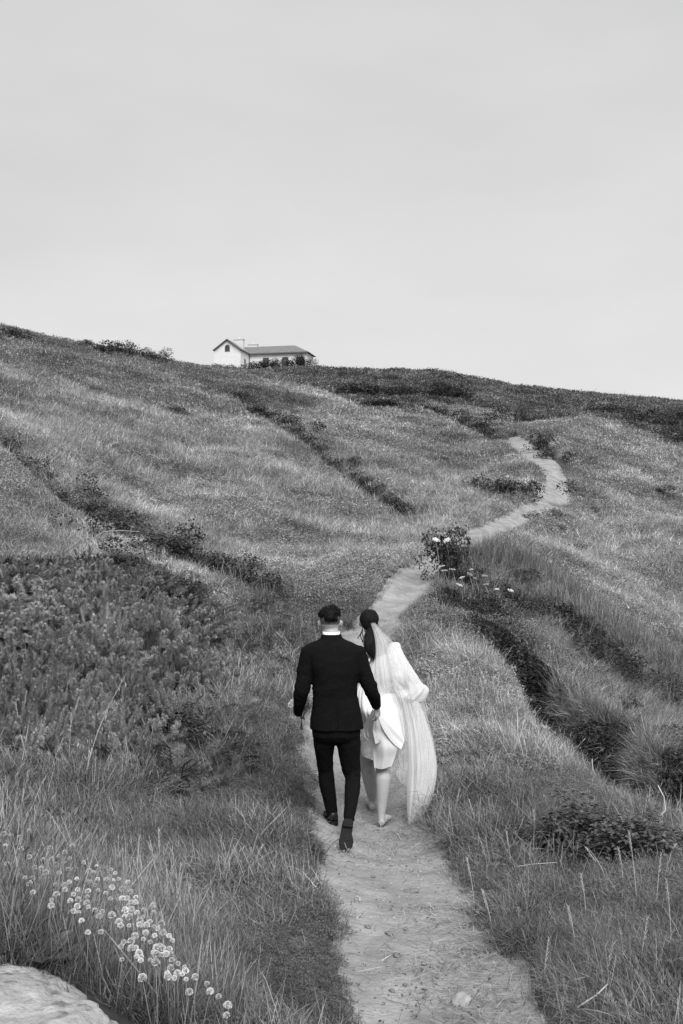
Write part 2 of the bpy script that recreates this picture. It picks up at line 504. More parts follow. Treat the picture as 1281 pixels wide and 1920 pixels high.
fidx = np.arange(NU * NV).reshape(NV, NU)
quad = np.stack([fidx[:-1, :-1], fidx[:-1, 1:], fidx[1:, 1:], fidx[1:, :-1]], -1).reshape(-1, 4)
me = bpy.data.meshes.new('ground')
me.vertices.add(NU * NV); me.vertices.foreach_set('co', np.stack([GX, GY, GZ], -1).reshape(-1).astype(np.float32))
me.loops.add(quad.size); me.loops.foreach_set('vertex_index', quad.reshape(-1).astype(np.int32))
me.polygons.add(len(quad)); me.polygons.foreach_set('loop_start', np.arange(0, quad.size, 4, dtype=np.int32))
me.polygons.foreach_set('use_smooth', np.ones(len(quad), bool))
me.update(calc_edges=True)
tag(link('ground', me, M_soil), kind='structure')

# path strip with its own relief
na, nb = len(path_line), 27
tan = np.gradient(path_line, axis=0); tan /= np.linalg.norm(tan, axis=1)[:, None]
nor = np.stack([tan[:, 1], -tan[:, 0]], 1)
# resample finely near the camera
tt = np.concatenate([np.arange(0, 11 * 34, 0.33), np.arange(11 * 34, na - 1, 1.0)])
def _rs(a): return np.stack([np.interp(tt, np.arange(na), a[:, k]) for k in range(a.shape[1])], 1)
cl, nr = _rs(path_line), _rs(nor); hw = np.interp(tt, np.arange(na), path_hw)
sx = np.linspace(-1.45, 1.45, nb)
X = cl[:, None, 0] + nr[:, None, 0] * sx[None] * hw[:, None]
Y = cl[:, None, 1] + nr[:, None, 1] * sx[None] * hw[:, None]
ZP = _bil(base_z, X, Y)
rel = 0.026 * fbm(X * 1.3, Y * 1.3, 5, 2) + 0.006 * fbm(X * 7, Y * 7, 8, 3) + 0.007 * vnoise(X * 24, Y * 24, 9)
ZP = ZP + rel - 0.02 * (1 - sx[None] ** 2)
def path_rel_z(x, y): return 0.026 * fbm(x * 1.3, y * 1.3, 5, 2) + 0.006 * fbm(x * 7, y * 7, 8, 3) + 0.007 * vnoise(x * 24, y * 24, 9) - 0.015
def path_z(x, y): return float(_bil(base_z, np.array([x]), np.array([y]))[0] + path_rel_z(np.array([x]), np.array([y]))[0])
nn = len(cl)
pid = np.arange(nn * nb).reshape(nn, nb)
pq = np.stack([pid[:-1, :-1], pid[:-1, 1:], pid[1:, 1:], pid[1:, :-1]], -1).reshape(-1, 4)
me = bpy.data.meshes.new('path')
me.from_pydata(np.stack([X, Y, ZP], -1).reshape(-1, 3).tolist(), [], pq.tolist())
me.polygons.foreach_set('use_smooth', np.ones(len(pq), bool)); me.update()
tag(link('path', me, M_path), kind='structure')


# ------------------------------------------------------------------ placing things: where the line of sight through a photo point meets the ground
def hit(px, py, h=0.0, y0=1.8, y1=260.0, n=2600):
    yy = np.exp(np.linspace(math.log(y0), math.log(y1), n))
    xx = (px - 640.5) / F * yy; zz = (960 - py) / F * yy
    below = ground(xx, yy) + h >= zz
    i = int(np.argmax(below)) if below.any() else n - 1
    return np.array([xx[i], yy[i], float(ground(xx[i:i + 1], yy[i:i + 1])[0])])


# the near bushes, placed first so that the grass keeps clear of them
gorse = [  # x, y of the base on the photograph, radius, height, label
    (25, 1395, .55, .75, 'spiny gorse bush nearest the tall dry grass on the left bank, low and dark'),
    (130, 1375, .58, .80, 'spiny gorse bush with dense upright sprigs just above the dry wild oats'),
    (235, 1350, .55, .75, 'gorse bush standing above the bramble patch on the left bank'),
    (335, 1300, .58, .78, 'rounded gorse bush nearest the path, its dark side towards the groom'),
    (55, 1300, .74, .80, 'broad gorse bush at the left edge of the thicket, half way up'),
    (175, 1290, .72, .84, 'broad bushy gorse in the middle of the thicket on the left bank'),
    (285, 1240, .70, .80, 'pale tipped gorse bush on the right of the thicket below the ditch'),
    (-10, 1210, .85, .80, 'gorse bush cut by the left edge of the picture below the ditch'),
    (95, 1205, .85, .82, 'wide gorse bush in the upper half of the thicket, behind the broad one'),
    (205, 1190, .80, .80, 'gorse bush with ragged top in the upper half of the thicket'),
    (345, 1190, .70, .70, 'lone gorse bush at the upper right end of the thicket beside the bracken'),
    (35, 1125, .95, .78, 'gorse bush at the top left of the thicket below the dark ditch'),
    (150, 1120, .95, .78, 'gorse bush crowning the thicket in front of the ditch'),
    (310, 1385, .42, .6, 'small gorse bush lowest on the right, next to the trailing bramble'),
    (200, 1425, .44, .62, 'small gorse bush lowest in the middle, pushing through the dry grass'),
    (60, 1440, .44, .6, 'small gorse bush lowest on the left, half hidden by the dry grass'),
    (260, 1130, .85, .70, 'gorse bush at the top right of the thicket under the arching dry stem')]
brambles = [
    (1085, 1595, .46, .40, 'dark leafy bramble bush right of the path, the larger half nearest the drop'),
    (1200, 1600, .36, .32, 'dark leafy bramble clump at the right edge beside the dead bent stem'),
    (1000, 1600, .24, .2, 'small bramble clump creeping out of the grass towards the path'),
    (300, 1375, .42, .42, 'leafy bramble bush with broad leaves at the foot of the gorse thicket'),
    (355, 1400, .32, .3, 'low bramble trailing out of the bracken on the left bank')]

BUSH = [(*hit(a, b)[:2], r) for a, b, r, _, _ in gorse] + [(*hit(a, b)[:2], r) for a, b, r, _, _ in brambles] + [(*P(848, 1112, 18.4)[:2], .45)]
def bush_clear(x, y, k=0.85):
    ok = np.ones(len(x), bool)
    for bx, by, r in BUSH: ok &= np.hypot(x - bx, y - by) > r * k
    return ok
# ------------------------------------------------------------------ plant pieces (prototypes for the uncountable ground cover)
def blades(n, h0, h1, w, rad, bend=0.5, lean=(0, 0), seg=3, rng=RNG, up=0.15):
    """n curved tapering blades -> list of (k,3) polygons as quads + tip triangle turned into quads"""
    polys = []
    for _ in range(n):
        a = rng.uniform(0, 2 * math.pi); r = rad * math.sqrt(rng.uniform())
        b0 = np.array([math.cos(a) * r, math.sin(a) * r, -0.03])
        h = rng.uniform(h0, h1)
        da = a + rng.normal(0, 0.9)
        out = np.array([math.cos(da), math.sin(da), 0]) * bend * h * rng.uniform(0.2, 1.0) + np.array([lean[0], lean[1], 0]) * h
        wa = rng.uniform(0, 2 * math.pi)
        wd = np.array([math.cos(wa), math.sin(wa), 0]) * w * rng.uniform(0.6, 1.3)
        P0 = None
        for k in range(seg + 1):
            t = k / seg
            c = b0 + out * t ** 1.8 + np.array([0, 0, h * (t - 0.28 * bend * t ** 3)])
            ww = wd * (1 - t) ** 0.7 if k < seg else wd * 0.06
            if P0 is not None: polys.append(np.array([P0[0], P0[1], c + ww, c - ww]))
            P0 = (c - ww, c + ww)
    return polys


def leaves(n, size, rad, h, rng=RNG, dome=True, aspect=0.55, tilt=0.9):
    """n small leaves (kite shaped quads) spread through a low dome"""
    polys = []
    for _ in range(n):
        v = rng.normal(size=3); v /= np.linalg.norm(v); v[2] = abs(v[2])
        q = rng.uniform(0.45, 1.0) ** 0.6
        c = np.array([v[0] * rad * q, v[1] * rad * q, v[2] * h * q])
        polys.append(one_leaf(c, size * rng.uniform(0.6, 1.3), aspect, tilt, rng))
    return polys


def one_leaf(c, s, aspect, tilt, rng):
    a = rng.uniform(0, 2 * math.pi); e = rng.normal(0.25, tilt * 0.5)
    d = np.array([math.cos(a) * math.cos(e), math.sin(a) * math.cos(e), math.sin(e)])
    sd = np.cross(d, [0, 0, 1]) + rng.normal(0, 0.25, 3) * tilt
    sd /= np.linalg.norm(sd) + 1e-9
    return np.array([c - d * s * 0.5, c + sd * s * aspect * 0.5 + d * s * 0.05, c + d * s * 0.5, c - sd * s * aspect * 0.5 + d * s * 0.05])


def seed_heads(n, h0, h1, rad, rng=RNG, head=0.06, hw=0.006):
    """thin stems with a spindle-shaped seed head"""
    polys = []
    for _ in range(n):
        a = rng.uniform(0, 2 * math.pi); r = rad * math.sqrt(rng.uniform()); h = rng.uniform(h0, h1)
        b = np.array([math.cos(a) * r, math.sin(a) * r, 0]); ln = rng.normal(0, 0.16, 2)
        tp = b + np.array([ln[0] * h, ln[1] * h, h]); md = b * 0.5 + tp * 0.5 - np.array([ln[0], ln[1], 0]) * h * 0.12
        for (p, q) in ((b, md), (md, tp)):
            w = np.array([math.cos(a), math.sin(a), 0]) * 0.0016
            polys.append(np.array([p - w, p + w, q + w, q - w]))
        d = tp - md; d /= np.linalg.norm(d); d = d + np.array([ln[0], ln[1], -0.2]) * 0.8; d /= np.linalg.norm(d)
        for wv in ((1, 0, 0), (0, 1, 0)):
            w = np.cross(d, wv); w /= np.linalg.norm(w) + 1e-9
            polys.append(np.array([tp - d * 0.01, tp + d * head * 0.4 + w * hw, tp + d * head, tp + d * head * 0.4 - w * hw]))
    return polys


def frond(L, rng=RNG, n=11, arch=0.55):
    """one bracken frond: arching midrib with toothed pinnae, in a plane, curving along +x"""
    polys = []
    def mid(t): return np.array([L * t * (1 - 0.15 * t), 0, L * (0.75 * t - arch * t * t)])
    for k in range(6):
        a, b = mid(k / 6), mid((k + 1) / 6); w = np.array([0, 0.004, 0])
        polys.append(np.array([a - w, a + w, b + w, b - w]))
    for k in range(n):
        t = 0.25 + 0.73 * k / (n - 1)
        p = mid(t); ll = 0.42 * L * (1 - t) ** 0.8 + 0.015
        for sgn in (-1, 1):
            d = np.array([0.45, sgn, -0.18 + rng.normal(0, 0.1)]); d /= np.linalg.norm(d)
            m = 4
            for q in range(m):
                t0, t1 = q / m, (q + 1) / m
                a = p + d * ll * t0; b = p + d * ll * (t1 - 0.04)
                ww = np.array([1, 0, 0.1]) * 0.050 * L * (1 - t0 * 0.75)
                polys.append(np.array([a - ww * 0.5, b - ww * 0.25, b + ww * 0.35, a + ww * 0.6]))
    return polys


def turn(polys, az, tilt=0.0, off=(0, 0, 0), sc=1.0):
    M = np.array(Euler((0, tilt, az)).to_matrix())
    return [(p * sc) @ M.T + np.array(off) for p in polys]


PROTO = {}
def proto(key, polys_list):
    """a hidden library collection, one mesh per variant; each variant may be [(polys, material), ...]"""
    c = bpy.data.collections.new('lib_' + key)
    for i, parts in enumerate(polys_list):
        V = np.concatenate([np.array(p) for p, _ in parts])
        me = quads_mesh(key, V, 4, None)
        mi = []
        for q, (p, m) in enumerate(parts):
            me.materials.append(m); mi += [q] * len(p)
        me.polygons.foreach_set('material_index', mi)
        o = bpy.data.objects.new('%s_%02d' % (key, i), me)
        c.objects.link(o)
    PROTO[key] = (c, len(polys_list))


LEAN = (0.12, -0.05)
proto('fine', [[(blades(26, .08, .22, .0022, .10, .8, LEAN), M_grass), (blades(5, .12, .26, .0020, .09, .7, LEAN), M_straw)] for _ in range(4)])
proto('short', [[(blades(22, .03, .09, .0022, .09, 1.0), M_grass), (leaves(20, .022, .10, .05), M_herb)] for _ in range(3)])
proto('seed', [[(blades(14, .10, .26, .0024, .09, .7, LEAN), M_grass), (seed_heads(3, .18, .32, .09, head=.05, hw=.0028), M_straw)] for _ in range(3)])
proto('herb', [[(leaves(60, .026, .13, .10), M_herb), (blades(10, .06, .17, .0022, .1, .9), M_grass)] for _ in range(3)])
proto('mid', [[(blades(44, .07, .24, .0048, .22, .9, LEAN), M_grass), (blades(6, .1, .3, .0035, .18, .7, LEAN), M_straw), (leaves(26, .045, .22, .12), M_herb)] for _ in range(4)])
proto('wisp', [[(blades(40, .25, .6, .005, .16, 1.0, (.3, -.15)), M_straw), (blades(22, .2, .5, .006, .18, 1.0, LEAN), M_grass)] for _ in range(3)])
proto('far', [[(blades(60, .08, .26, .016, .55, .9, LEAN), M_grass), (leaves(60, .11, .58, .20), M_herb), (blades(7, .15, .34, .010, .5, .7, LEAN), M_straw)] for _ in range(4)])
proto('heath', [[(leaves(110, .065, .42, .24), M_herb), (blades(22, .10, .26, .010, .4, .9), M_grass)] for _ in range(4)])
proto('scrub', [[(leaves(190, .10, .50, .46, tilt=1.2), M_scrub), (blades(26, .2, .55, .012, .42, .6), M_scrub)] for _ in range(4)])
proto('distant', [[(leaves(130, .24, 1.2, .42), M_herb), (blades(50, .15, .42, .045, 1.1, .8), M_grass)] for _ in range(3)])
def tangle(n, l0, l1, w, rad):
    polys = []
    for _ in range(n):
        a = RNG.uniform(0, 6.28); r = rad * math.sqrt(RNG.uniform()); b = np.array([math.cos(a) * r, math.sin(a) * r, -.02]); L_ = RNG.uniform(l0, l1)
        da = RNG.uniform(0, 6.28); d = np.array([math.cos(da), math.sin(da), 0]); pk = RNG.uniform(.35, .75); dr = RNG.uniform(.2, 1.0); wv = np.cross(d, [0, 0, 1]) * w * RNG.uniform(.6, 1.4) + np.array([0, 0, w * .5]); P0 = None
        for t in np.linspace(0, 1, 6):
            c = b + d * L_ * t * .75 + np.array([0, 0, L_ * (pk * t * 1.7 - dr * t * t * 1.2)]); c[2] = max(c[2], .004)
            ww = wv * (1 - t) ** .6 + wv * .05
            if P0 is not None: polys.append(np.array([P0[0], P0[1], c + ww, c - ww]))
            P0 = (c - ww, c + ww)
    return polys
proto('tangle', [[(tangle(24, .14, .36, .0024, .11), M_grass), (tangle(6, .14, .36, .0020, .11), M_straw), (leaves(10, .03, .12, .05), M_herb)] for _ in range(5)])
proto('reed', [[(blades(16, .25, .55, .005, .14, .25, (.08, -.03)), M_grass), (blades(4, .3, .6, .004, .12, .2, (.08, 0)), M_straw)] for _ in range(3)])
proto('fern', [[(sum([turn(frond(RNG.uniform(.26, .46), n=15), a + RNG.normal(0, .3), RNG.uniform(-.25, .2)) for a in np.arange(5) * 1.256], []), M_fern)] for _ in range(3)])


def scatter(name, key, x, y, scale, tone, tilt=0.15, sink=0.0, zfun=None, flat=None):
    n = len(x)
    if n == 0: return None
    z = (zfun or ground)(x, y) - sink
    me = bpy.data.meshes.new(name)
    me.vertices.add(n)
    me.vertices.foreach_set('co', np.stack([x, y, z], 1).reshape(-1).astype(np.float32))
    c, k = PROTO[key]
    rot = np.stack([RNG.normal(0, tilt, n), RNG.normal(0, tilt, n), RNG.uniform(0, 2 * math.pi, n)], 1)
    a = me.attributes.new('rot', 'FLOAT_VECTOR', 'POINT'); a.data.foreach_set('vector', rot.reshape(-1).astype(np.float32))
    a = me.attributes.new('scl', 'FLOAT', 'POINT'); a.data.foreach_set('value', np.broadcast_to(scale, n).astype(np.float32).copy())
    a = me.attributes.new('tone', 'FLOAT', 'POINT'); a.data.foreach_set('value', np.broadcast_to(tone, n).astype(np.float32).copy())
    a = me.attributes.new('pick', 'INT', 'POINT'); a.data.foreach_set('value', RNG.integers(0, k, n).astype(np.int32))
    o = link(name, me)
    ng = bpy.data.node_groups.new('scatter_' + name, 'GeometryNodeTree')
    ng.interface.new_socket('Geometry', in_out='INPUT', socket_type='NodeSocketGeometry')
    ng.interface.new_socket('Geometry', in_out='OUTPUT', socket_type='NodeSocketGeometry')
    N, L = ng.nodes, ng.links
    gi, go = N.new('NodeGroupInput'), N.new('NodeGroupOutput')
    ci = N.new('GeometryNodeCollectionInfo'); ci.inputs['Collection'].default_value = c
    ci.inputs['Separate Children'].default_value = True; ci.inputs['Reset Children'].default_value = True
    ip = N.new('GeometryNodeInstanceOnPoints'); ip.inputs['Pick Instance'].default_value = True
    def attr(nm, typ):
        q = N.new('GeometryNodeInputNamedAttribute'); q.data_type = typ; q.inputs['Name'].default_value = nm
        return q.outputs['Attribute']
    er = N.new('FunctionNodeEulerToRotation')
    L.new(attr('rot', 'FLOAT_VECTOR'), er.inputs[0]); L.new(er.outputs[0], ip.inputs['Rotation'])
    L.new(attr('scl', 'FLOAT'), ip.inputs['Scale']); L.new(attr('pick', 'INT'), ip.inputs['Instance Index'])
    mp = N.new('GeometryNodeMeshToPoints')
    L.new(gi.outputs[0], mp.inputs[0]); L.new(mp.outputs[0], ip.inputs['Points'])
    L.new(ci.outputs[0], ip.inputs['Instance']); L.new(ip.outputs[0], go.inputs[0])
    md = o.modifiers.new('scatter', 'NODES'); md.node_group = ng
    o['kind'] = 'stuff'
    return o


# regions of the hillside, each a polygon on the photograph that bounds ground of a given distance range
def to_px(x, y, z): return 640.5 + x / y * F, 960 - z / y * F


def in_poly(px, py, poly):
    poly = np.asarray(poly, float); c = np.zeros(px.shape, bool); j = len(poly) - 1
    for i in range(len(poly)):
        xi, yi = poly[i]; xj, yj = poly[j]
        t = ((yi > py) != (yj > py)) & (px < (xj - xi) * (py - yi) / (yj - yi + 1e-9) + xi)
        c ^= t; j = i
    return c


def sample(n, y0, y1, umax=0.48, power=0.0):
    """random ground points between two distances, density falling with distance like 1/Y^(2-power)"""
    t = RNG.uniform(size=n)
    e = power
    if abs(e) < 1e-3: yy = y0 * (y1 / y0) ** t
    else: yy = (y0 ** e + t * (y1 ** e - y0 ** e)) ** (1 / e)
    xx = RNG.uniform(-umax, umax, n) * (yy + 0.6)
    return xx, yy


REG_SCRUB = [(500, 690), (640, 690), (760, 690), (860, 700), (960, 735), (1130, 735), (1290, 750), (1290, 840), (1240, 825), (1110, 785), (990, 800), (960, 790), (930, 775), (800, 762), (680, 770), (560, 722)]
REG_RIDGE = [(-40, 600), (190, 645), (340, 690), (480, 720), (600, 760), (520, 790), (330, 770), (180, 745), (60, 700), (-40, 680)]
REG_BRIGHT = [(790, 1190), (880, 1200), (960, 1290), (1060, 1375), (1110, 1440), (1000, 1450), (860, 1460), (810, 1400), (800, 1290)]
REG_SPUR = [(850, 1040), (920, 1030), (1000, 1090), (1110, 1170), (1290, 1290), (1290, 1480), (1180, 1490), (1080, 1400), (980, 1310), (900, 1220), (830, 1190), (800, 1150)]
REG_FERN = [(300, 1100), (520, 1140), (600, 1200), (560, 1300), (440, 1330), (330, 1330), (260, 1460), (320, 1500), (430, 1480), (470, 1380), (420, 1290), (400, 1180)]
REG_BANK = [(300, 1350), (420, 1330), (560, 1280), (590, 1400), (600, 1560), (620, 1900), (440, 1920), (330, 1700), (260, 1560), (280, 1440)]
REG_GORSE = [(-60, 1060), (250, 1050), (380, 1110), (400, 1200), (380, 1290), (290, 1340), (250, 1395), (100, 1420), (-60, 1410)]
REG_MOUND = [(-60, 1560), (150, 1590), (300, 1660), (420, 1790), (480, 1930), (250, 1930), (130, 1850), (-60, 1800)]


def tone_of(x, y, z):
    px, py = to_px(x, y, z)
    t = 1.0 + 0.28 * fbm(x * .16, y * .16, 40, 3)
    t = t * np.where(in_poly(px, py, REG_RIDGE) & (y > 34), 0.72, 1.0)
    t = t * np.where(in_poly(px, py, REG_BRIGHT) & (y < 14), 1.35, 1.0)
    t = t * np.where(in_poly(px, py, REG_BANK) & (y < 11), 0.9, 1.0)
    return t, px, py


def thin(keep, *arrs): return [a[keep] for a in arrs]


ditch_all = np.concatenate([ditch_a[::3], ditch_b[::2], ditch_c[::2]])
def near_ditch(x, y): return dist_line(x, y, ditch_all)[0]

ROCK_C = P(0, 1960, 2.6)

# --- close ground cover
x, y = sample(135000, 1.3, 15.5, 0.72, 1.0)
xm, ym = sample(9000, 2.6, 5.6, 0.40, 1.0)          # the thrift mound is denser
pm_ = to_px(xm, ym, ground(xm, ym)); km = in_poly(pm_[0], pm_[1], REG_MOUND); x = np.concatenate([x, xm[km]]); y = np.concatenate([y, ym[km]])
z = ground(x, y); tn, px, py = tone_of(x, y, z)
pr = path_rel(x, y)
keep = (pr > 0.90 + .1 * RNG.uniform(size=len(x))) & ~((np.hypot(x - ROCK_C[0], (y - ROCK_C[1])) < 0.50)) & (y - .72 * np.abs(x) > .9) & bush_clear(x, y) & ~(in_poly(px, py, REG_SPUR) & (y > 9.0)) & ~((np.abs(x - .50) < .17) & (np.abs(y - 7.72) < .42))
x, y, z, tn, px, py, pr = thin(keep, x, y, z, tn, px, py, pr)
u = RNG.uniform(size=len(x)); patch = fbm(x * 1.1, y * 1.1, 61, 2)
mound = in_poly(px, py, REG_MOUND) & (y < 5.6)
edge = pr < 1.5
inside = in_poly(px, py, REG_GORSE) & (y > 7.5)
keep = ~inside
x, y, z, tn, px, py, pr, u, patch, mound, edge = thin(keep, x, y, z, tn, px, py, pr, u, patch, mound, edge)
pathx = np.interp(y, path_line[:, 1], path_line[:, 0]); leftb = (x < pathx) & ~mound; rightb = (x > pathx)
tallp = leftb & in_poly(px, py, [(-60, 1360), (120, 1380), (280, 1400), (270, 1480), (130, 1540), (-60, 1560)])      # tall rank grass in front of the gorse
herbish = (patch + RNG.normal(0, .18, len(x)) > np.where(leftb, .10, .12)) & ~mound & ~tallp
clump = sstep(-.05, .35, fbm(x * 1.7, y * 1.7, 86, 2))
k_short = (pr < 1.3) & (u < 0.5 - .4 * clump)
k_herb = herbish & ~k_short
k_seed = ~k_short & ~k_herb & (u > np.where(leftb & ~tallp, .80, .74))
k_tang = ~k_short & ~k_herb & ~k_seed & ~mound & (RNG.uniform(size=len(x)) < np.where(leftb, .75, .5))
k_fine = ~k_short & ~k_herb & ~k_seed & ~k_tang
grow = np.clip(0.60 + (y - 3) * 0.05, 0.55, 0.95) * np.where(mound, 1.0, np.where(tallp, .8, np.where(leftb, .66, .64))) * (.8 + .75 * clump)
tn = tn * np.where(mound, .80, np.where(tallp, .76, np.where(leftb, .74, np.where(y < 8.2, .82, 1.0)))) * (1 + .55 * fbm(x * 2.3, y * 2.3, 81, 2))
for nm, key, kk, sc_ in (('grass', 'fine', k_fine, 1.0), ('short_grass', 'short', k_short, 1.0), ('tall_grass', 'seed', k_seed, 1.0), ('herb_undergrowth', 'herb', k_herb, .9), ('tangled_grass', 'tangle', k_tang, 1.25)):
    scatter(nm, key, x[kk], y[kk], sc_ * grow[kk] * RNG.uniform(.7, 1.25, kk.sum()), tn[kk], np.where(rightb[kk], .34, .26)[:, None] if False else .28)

# --- middle distance
x, y = sample(135000, 9.0, 46, 0.62, 0.9)
z = ground(x, y); tn, px, py = tone_of(x, y, z); pr = path_rel(x, y)
keep = (pr > 1.02) & bush_clear(x, y) & ((RNG.uniform(size=len(x)) < sstep(10, 16, y)) | in_poly(px, py, REG_SPUR) | (in_poly(px, py, REG_GORSE) & (y > 9)))
x, y, z, tn, px, py, pr = thin(keep, x, y, z, tn, px, py, pr)
dd = near_ditch(x, y)
u = RNG.uniform(size=len(x)); patch = fbm(x * .45, y * .45, 62, 3)
spur = in_poly(px, py, REG_SPUR) & (y < 21)
tn = tn * np.where(spur, .72, 1.0)  # shading of the spur deepened by darkening its plant colour
thick = in_poly(px, py, REG_GORSE) & (y < 16)
dk = (dd < 0.55) | thick | (spur & (fbm(x * .9, y * .9, 66, 2) + RNG.normal(0, .14, len(x)) > .12))
hb = ~dk & (patch + RNG.normal(0, .15, len(x)) > 0.10)
ws = ~dk & ~hb & (u > np.where(spur, 0.55, 0.97))
gr = ~dk & ~hb & ~ws
sc_ = np.clip(y / 22, .75, 1.5) * RNG.uniform(.7, 1.25, len(x)) * np.where(pr < 1.6, .6, 1.0)
scatter('hill_grass', 'mid', x[gr], y[gr], sc_[gr], tn[gr] * 1.25 * (1 + .5 * fbm(x[gr] * 1.1, y[gr] * 1.1, 82, 2)), .25)
scatter('heath_undergrowth', 'heath', x[hb], y[hb], sc_[hb] * .62, tn[hb] * 1.15, .2)
scatter('pale_wispy_grass', 'wisp', x[ws], y[ws], sc_[ws] * .8, tn[ws] * .9, .35)
scatter('ditch_undergrowth', 'scrub', x[dk], y[dk], sc_[dk] * .55, 0.9, .3, sink=.1)

# --- the steep wall of the gully: hanging tufts, dark scrub between them, and the fringe of upright stems along the ridge above
k_ = RNG.integers(0, len(g_wall), 2600); off = RNG.uniform(-.65, .2, 2600)
x = g_wall[k_, 0] + RNG.normal(0, .12, 2600); y = g_wall[k_, 1] + off
gap = fbm(x * 1.6, y * .4, 87, 2)
kk = gap > -.14
scatter('hanging_grass', 'wisp', x[kk], y[kk], RNG.uniform(.4, .95, kk.sum()), RNG.uniform(.4, 1.05, kk.sum()), .5)
scatter('gully_undergrowth', 'scrub', x[~kk], y[~kk], RNG.uniform(.35, .7, (~kk).sum()), .7, .4, sink=.1)
rl = polyline([P(*q)[:2] for q in [(905, 1070, 19.4), (960, 1085, 20.0), (1040, 1135, 19.4), (1120, 1195, 18.5), (1220, 1265, 17.6), (1320, 1335, 16.6)]], 14)
k_ = RNG.integers(0, len(rl), 700); x = rl[k_, 0] + RNG.normal(0, .35, 700); y = rl[k_, 1] + RNG.normal(0, .4, 700)
scatter('ridge_reed_grass', 'reed', x, y, RNG.uniform(.7, 1.2, 700), RNG.uniform(.45, .9, 700), .15)

# --- far hillside
x, y = sample(95000, 34, 105, 0.52, 0.8)
z = ground(x, y); tn, px, py = tone_of(x, y, z); pr = path_rel(x, y)
scr = in_poly(px, py, REG_SCRUB) & (y > 62)
keep = (pr > np.where(y > 44, 1.75, 1.2)) & (RNG.uniform(size=len(x)) < sstep(32, 44, y))
x, y, z, tn, px, py, pr, scr = thin(keep, x, y, z, tn, px, py, pr, scr)
dd = near_ditch(x, y); dk = (dd < 0.7) | (scr & (RNG.uniform(size=len(x)) < 0.62))
patch = fbm(x * .2, y * .2, 63, 3)
hb = ~dk & (patch + RNG.normal(0, .15, len(x)) > 0.06); gr = ~dk & ~hb
sc_ = np.clip(y / 60, .75, 1.5) * RNG.uniform(.7, 1.25, len(x))
scatter('far_grass', 'far', x[gr], y[gr], sc_[gr], tn[gr] * 1.35 * (1 + .5 * fbm(x[gr] * .5, y[gr] * .5, 83, 2)), .25)
scatter('far_heath_undergrowth', 'heath', x[hb], y[hb], sc_[hb] * 1.25, tn[hb] * 1.2, .2)
scatter('hilltop_scrub_undergrowth', 'scrub', x[dk], y[dk], sc_[dk] * 1.15, 2.1 * tn[dk] * (1 + .7 * fbm(x[dk] * .3, y[dk] * .3, 84, 2)), .3, sink=.1)

# --- distant plateau
x, y = sample(26000, 88, 260, 0.42, 0.6)
z = ground(x, y); tn, px, py = tone_of(x, y, z)
scr = in_poly(px, py, REG_SCRUB)
dk = scr & (RNG.uniform(size=len(x)) < .6)
sc_ = np.clip(y / 120, .8, 1.6) * RNG.uniform(.7, 1.2, len(x))
scatter('plateau_grass', 'distant', x[~dk], y[~dk], sc_[~dk], tn[~dk], .12)
scatter('plateau_scrub_undergrowth', 'scrub', x[dk], y[dk], sc_[dk] * 2.2, 2.1 * tn[dk] * (1 + .7 * fbm(x[dk] * .15, y[dk] * .15, 85, 2)), .2, sink=.2)

# --- bracken on the left bank
x, y = sample(3600, 6.5, 17, 0.44, 1.0)
z = ground(x, y); tn, px, py = tone_of(x, y, z)
kk = in_poly(px, py, REG_FERN) & (path_rel(x, y) > 1.9)
scatter('bracken_undergrowth', 'fern', x[kk], y[kk], RNG.uniform(.5, 1.0, kk.sum()), tn[kk] * RNG.uniform(.5, 1.15, kk.sum()), .35)

# --- straw trodden into the path
proto('litter', [[([turn([q], RNG.uniform(0, 6.28), 0, (*RNG.normal(0, .10, 2), RNG.uniform(.001, .012)))[0] for q in
                    [np.array([[0, -.0014, 0], [L_, -.0010, .002], [L_, .0010, .002], [0, .0014, 0]]) for L_ in RNG.uniform(.03, .12, 9)]], M_straw)] for _ in range(4)])
def hexa(s):
    v = np.array([[a, b, c] for a in (-1, 1) for b in (-1, 1) for c in (-.6, .6)]) * s * RNG.uniform(.5, 1.1, (8, 3))
    return [v[[0, 1, 3, 2]], v[[4, 6, 7, 5]], v[[0, 4, 5, 1]], v[[2, 3, 7, 6]], v[[0, 2, 6, 4]], v[[1, 5, 7, 3]]]
M_grit = leaf_mat('grit', 0.30, 0.35, 0.0, use_tone=False)
proto('grit', [[(sum([[q + np.array([*o_, .001]) for q in hexa(RNG.uniform(.0015, .0050))] for o_ in RNG.normal(0, .13, (16, 2))], []), M_grit)] for _ in range(4)])
def _ptop(a, b): return _bil(base_z, a, b) + path_rel_z(a, b)
x, y = sample(2600, 2.5, 16, 0.3, 1.0)
FEET = [P(646, 1590, 7.15)[:2], P(625, 1565, 7.75)[:2], P(715, 1535, 8.1)[:2], P(695, 1510, 8.6)[:2]]
def feet_clear(x, y): return np.min([np.hypot(x - a, y - b) for a, b in FEET], axis=0) > .16
kk = (path_rel(x, y) < 1.15) & feet_clear(x, y)
scatter('path_gravel', 'grit', x[kk], y[kk], RNG.uniform(.6, 1.5, kk.sum()), 1.0, .02, zfun=_ptop)
x, y = sample(17000, 2.5, 16, 0.3, 1.0)
pr = path_rel(x, y)
kk = (pr < 1.15) & feet_clear(x, y) & (RNG.uniform(size=len(x)) < 0.25 + 0.75 * sstep(-.1, .9, (x - np.interp(y, path_line[:, 1], path_line[:, 0])) * 2.2)) & (fbm(x * 1.6, y * 1.6, 71, 2) > -0.15)
scatter('straw_litter', 'litter', x[kk], y[kk], RNG.uniform(.6, 1.3, kk.sum()), RNG.uniform(.45, 1.0, kk.sum()), .03, sink=-.003, zfun=_ptop)
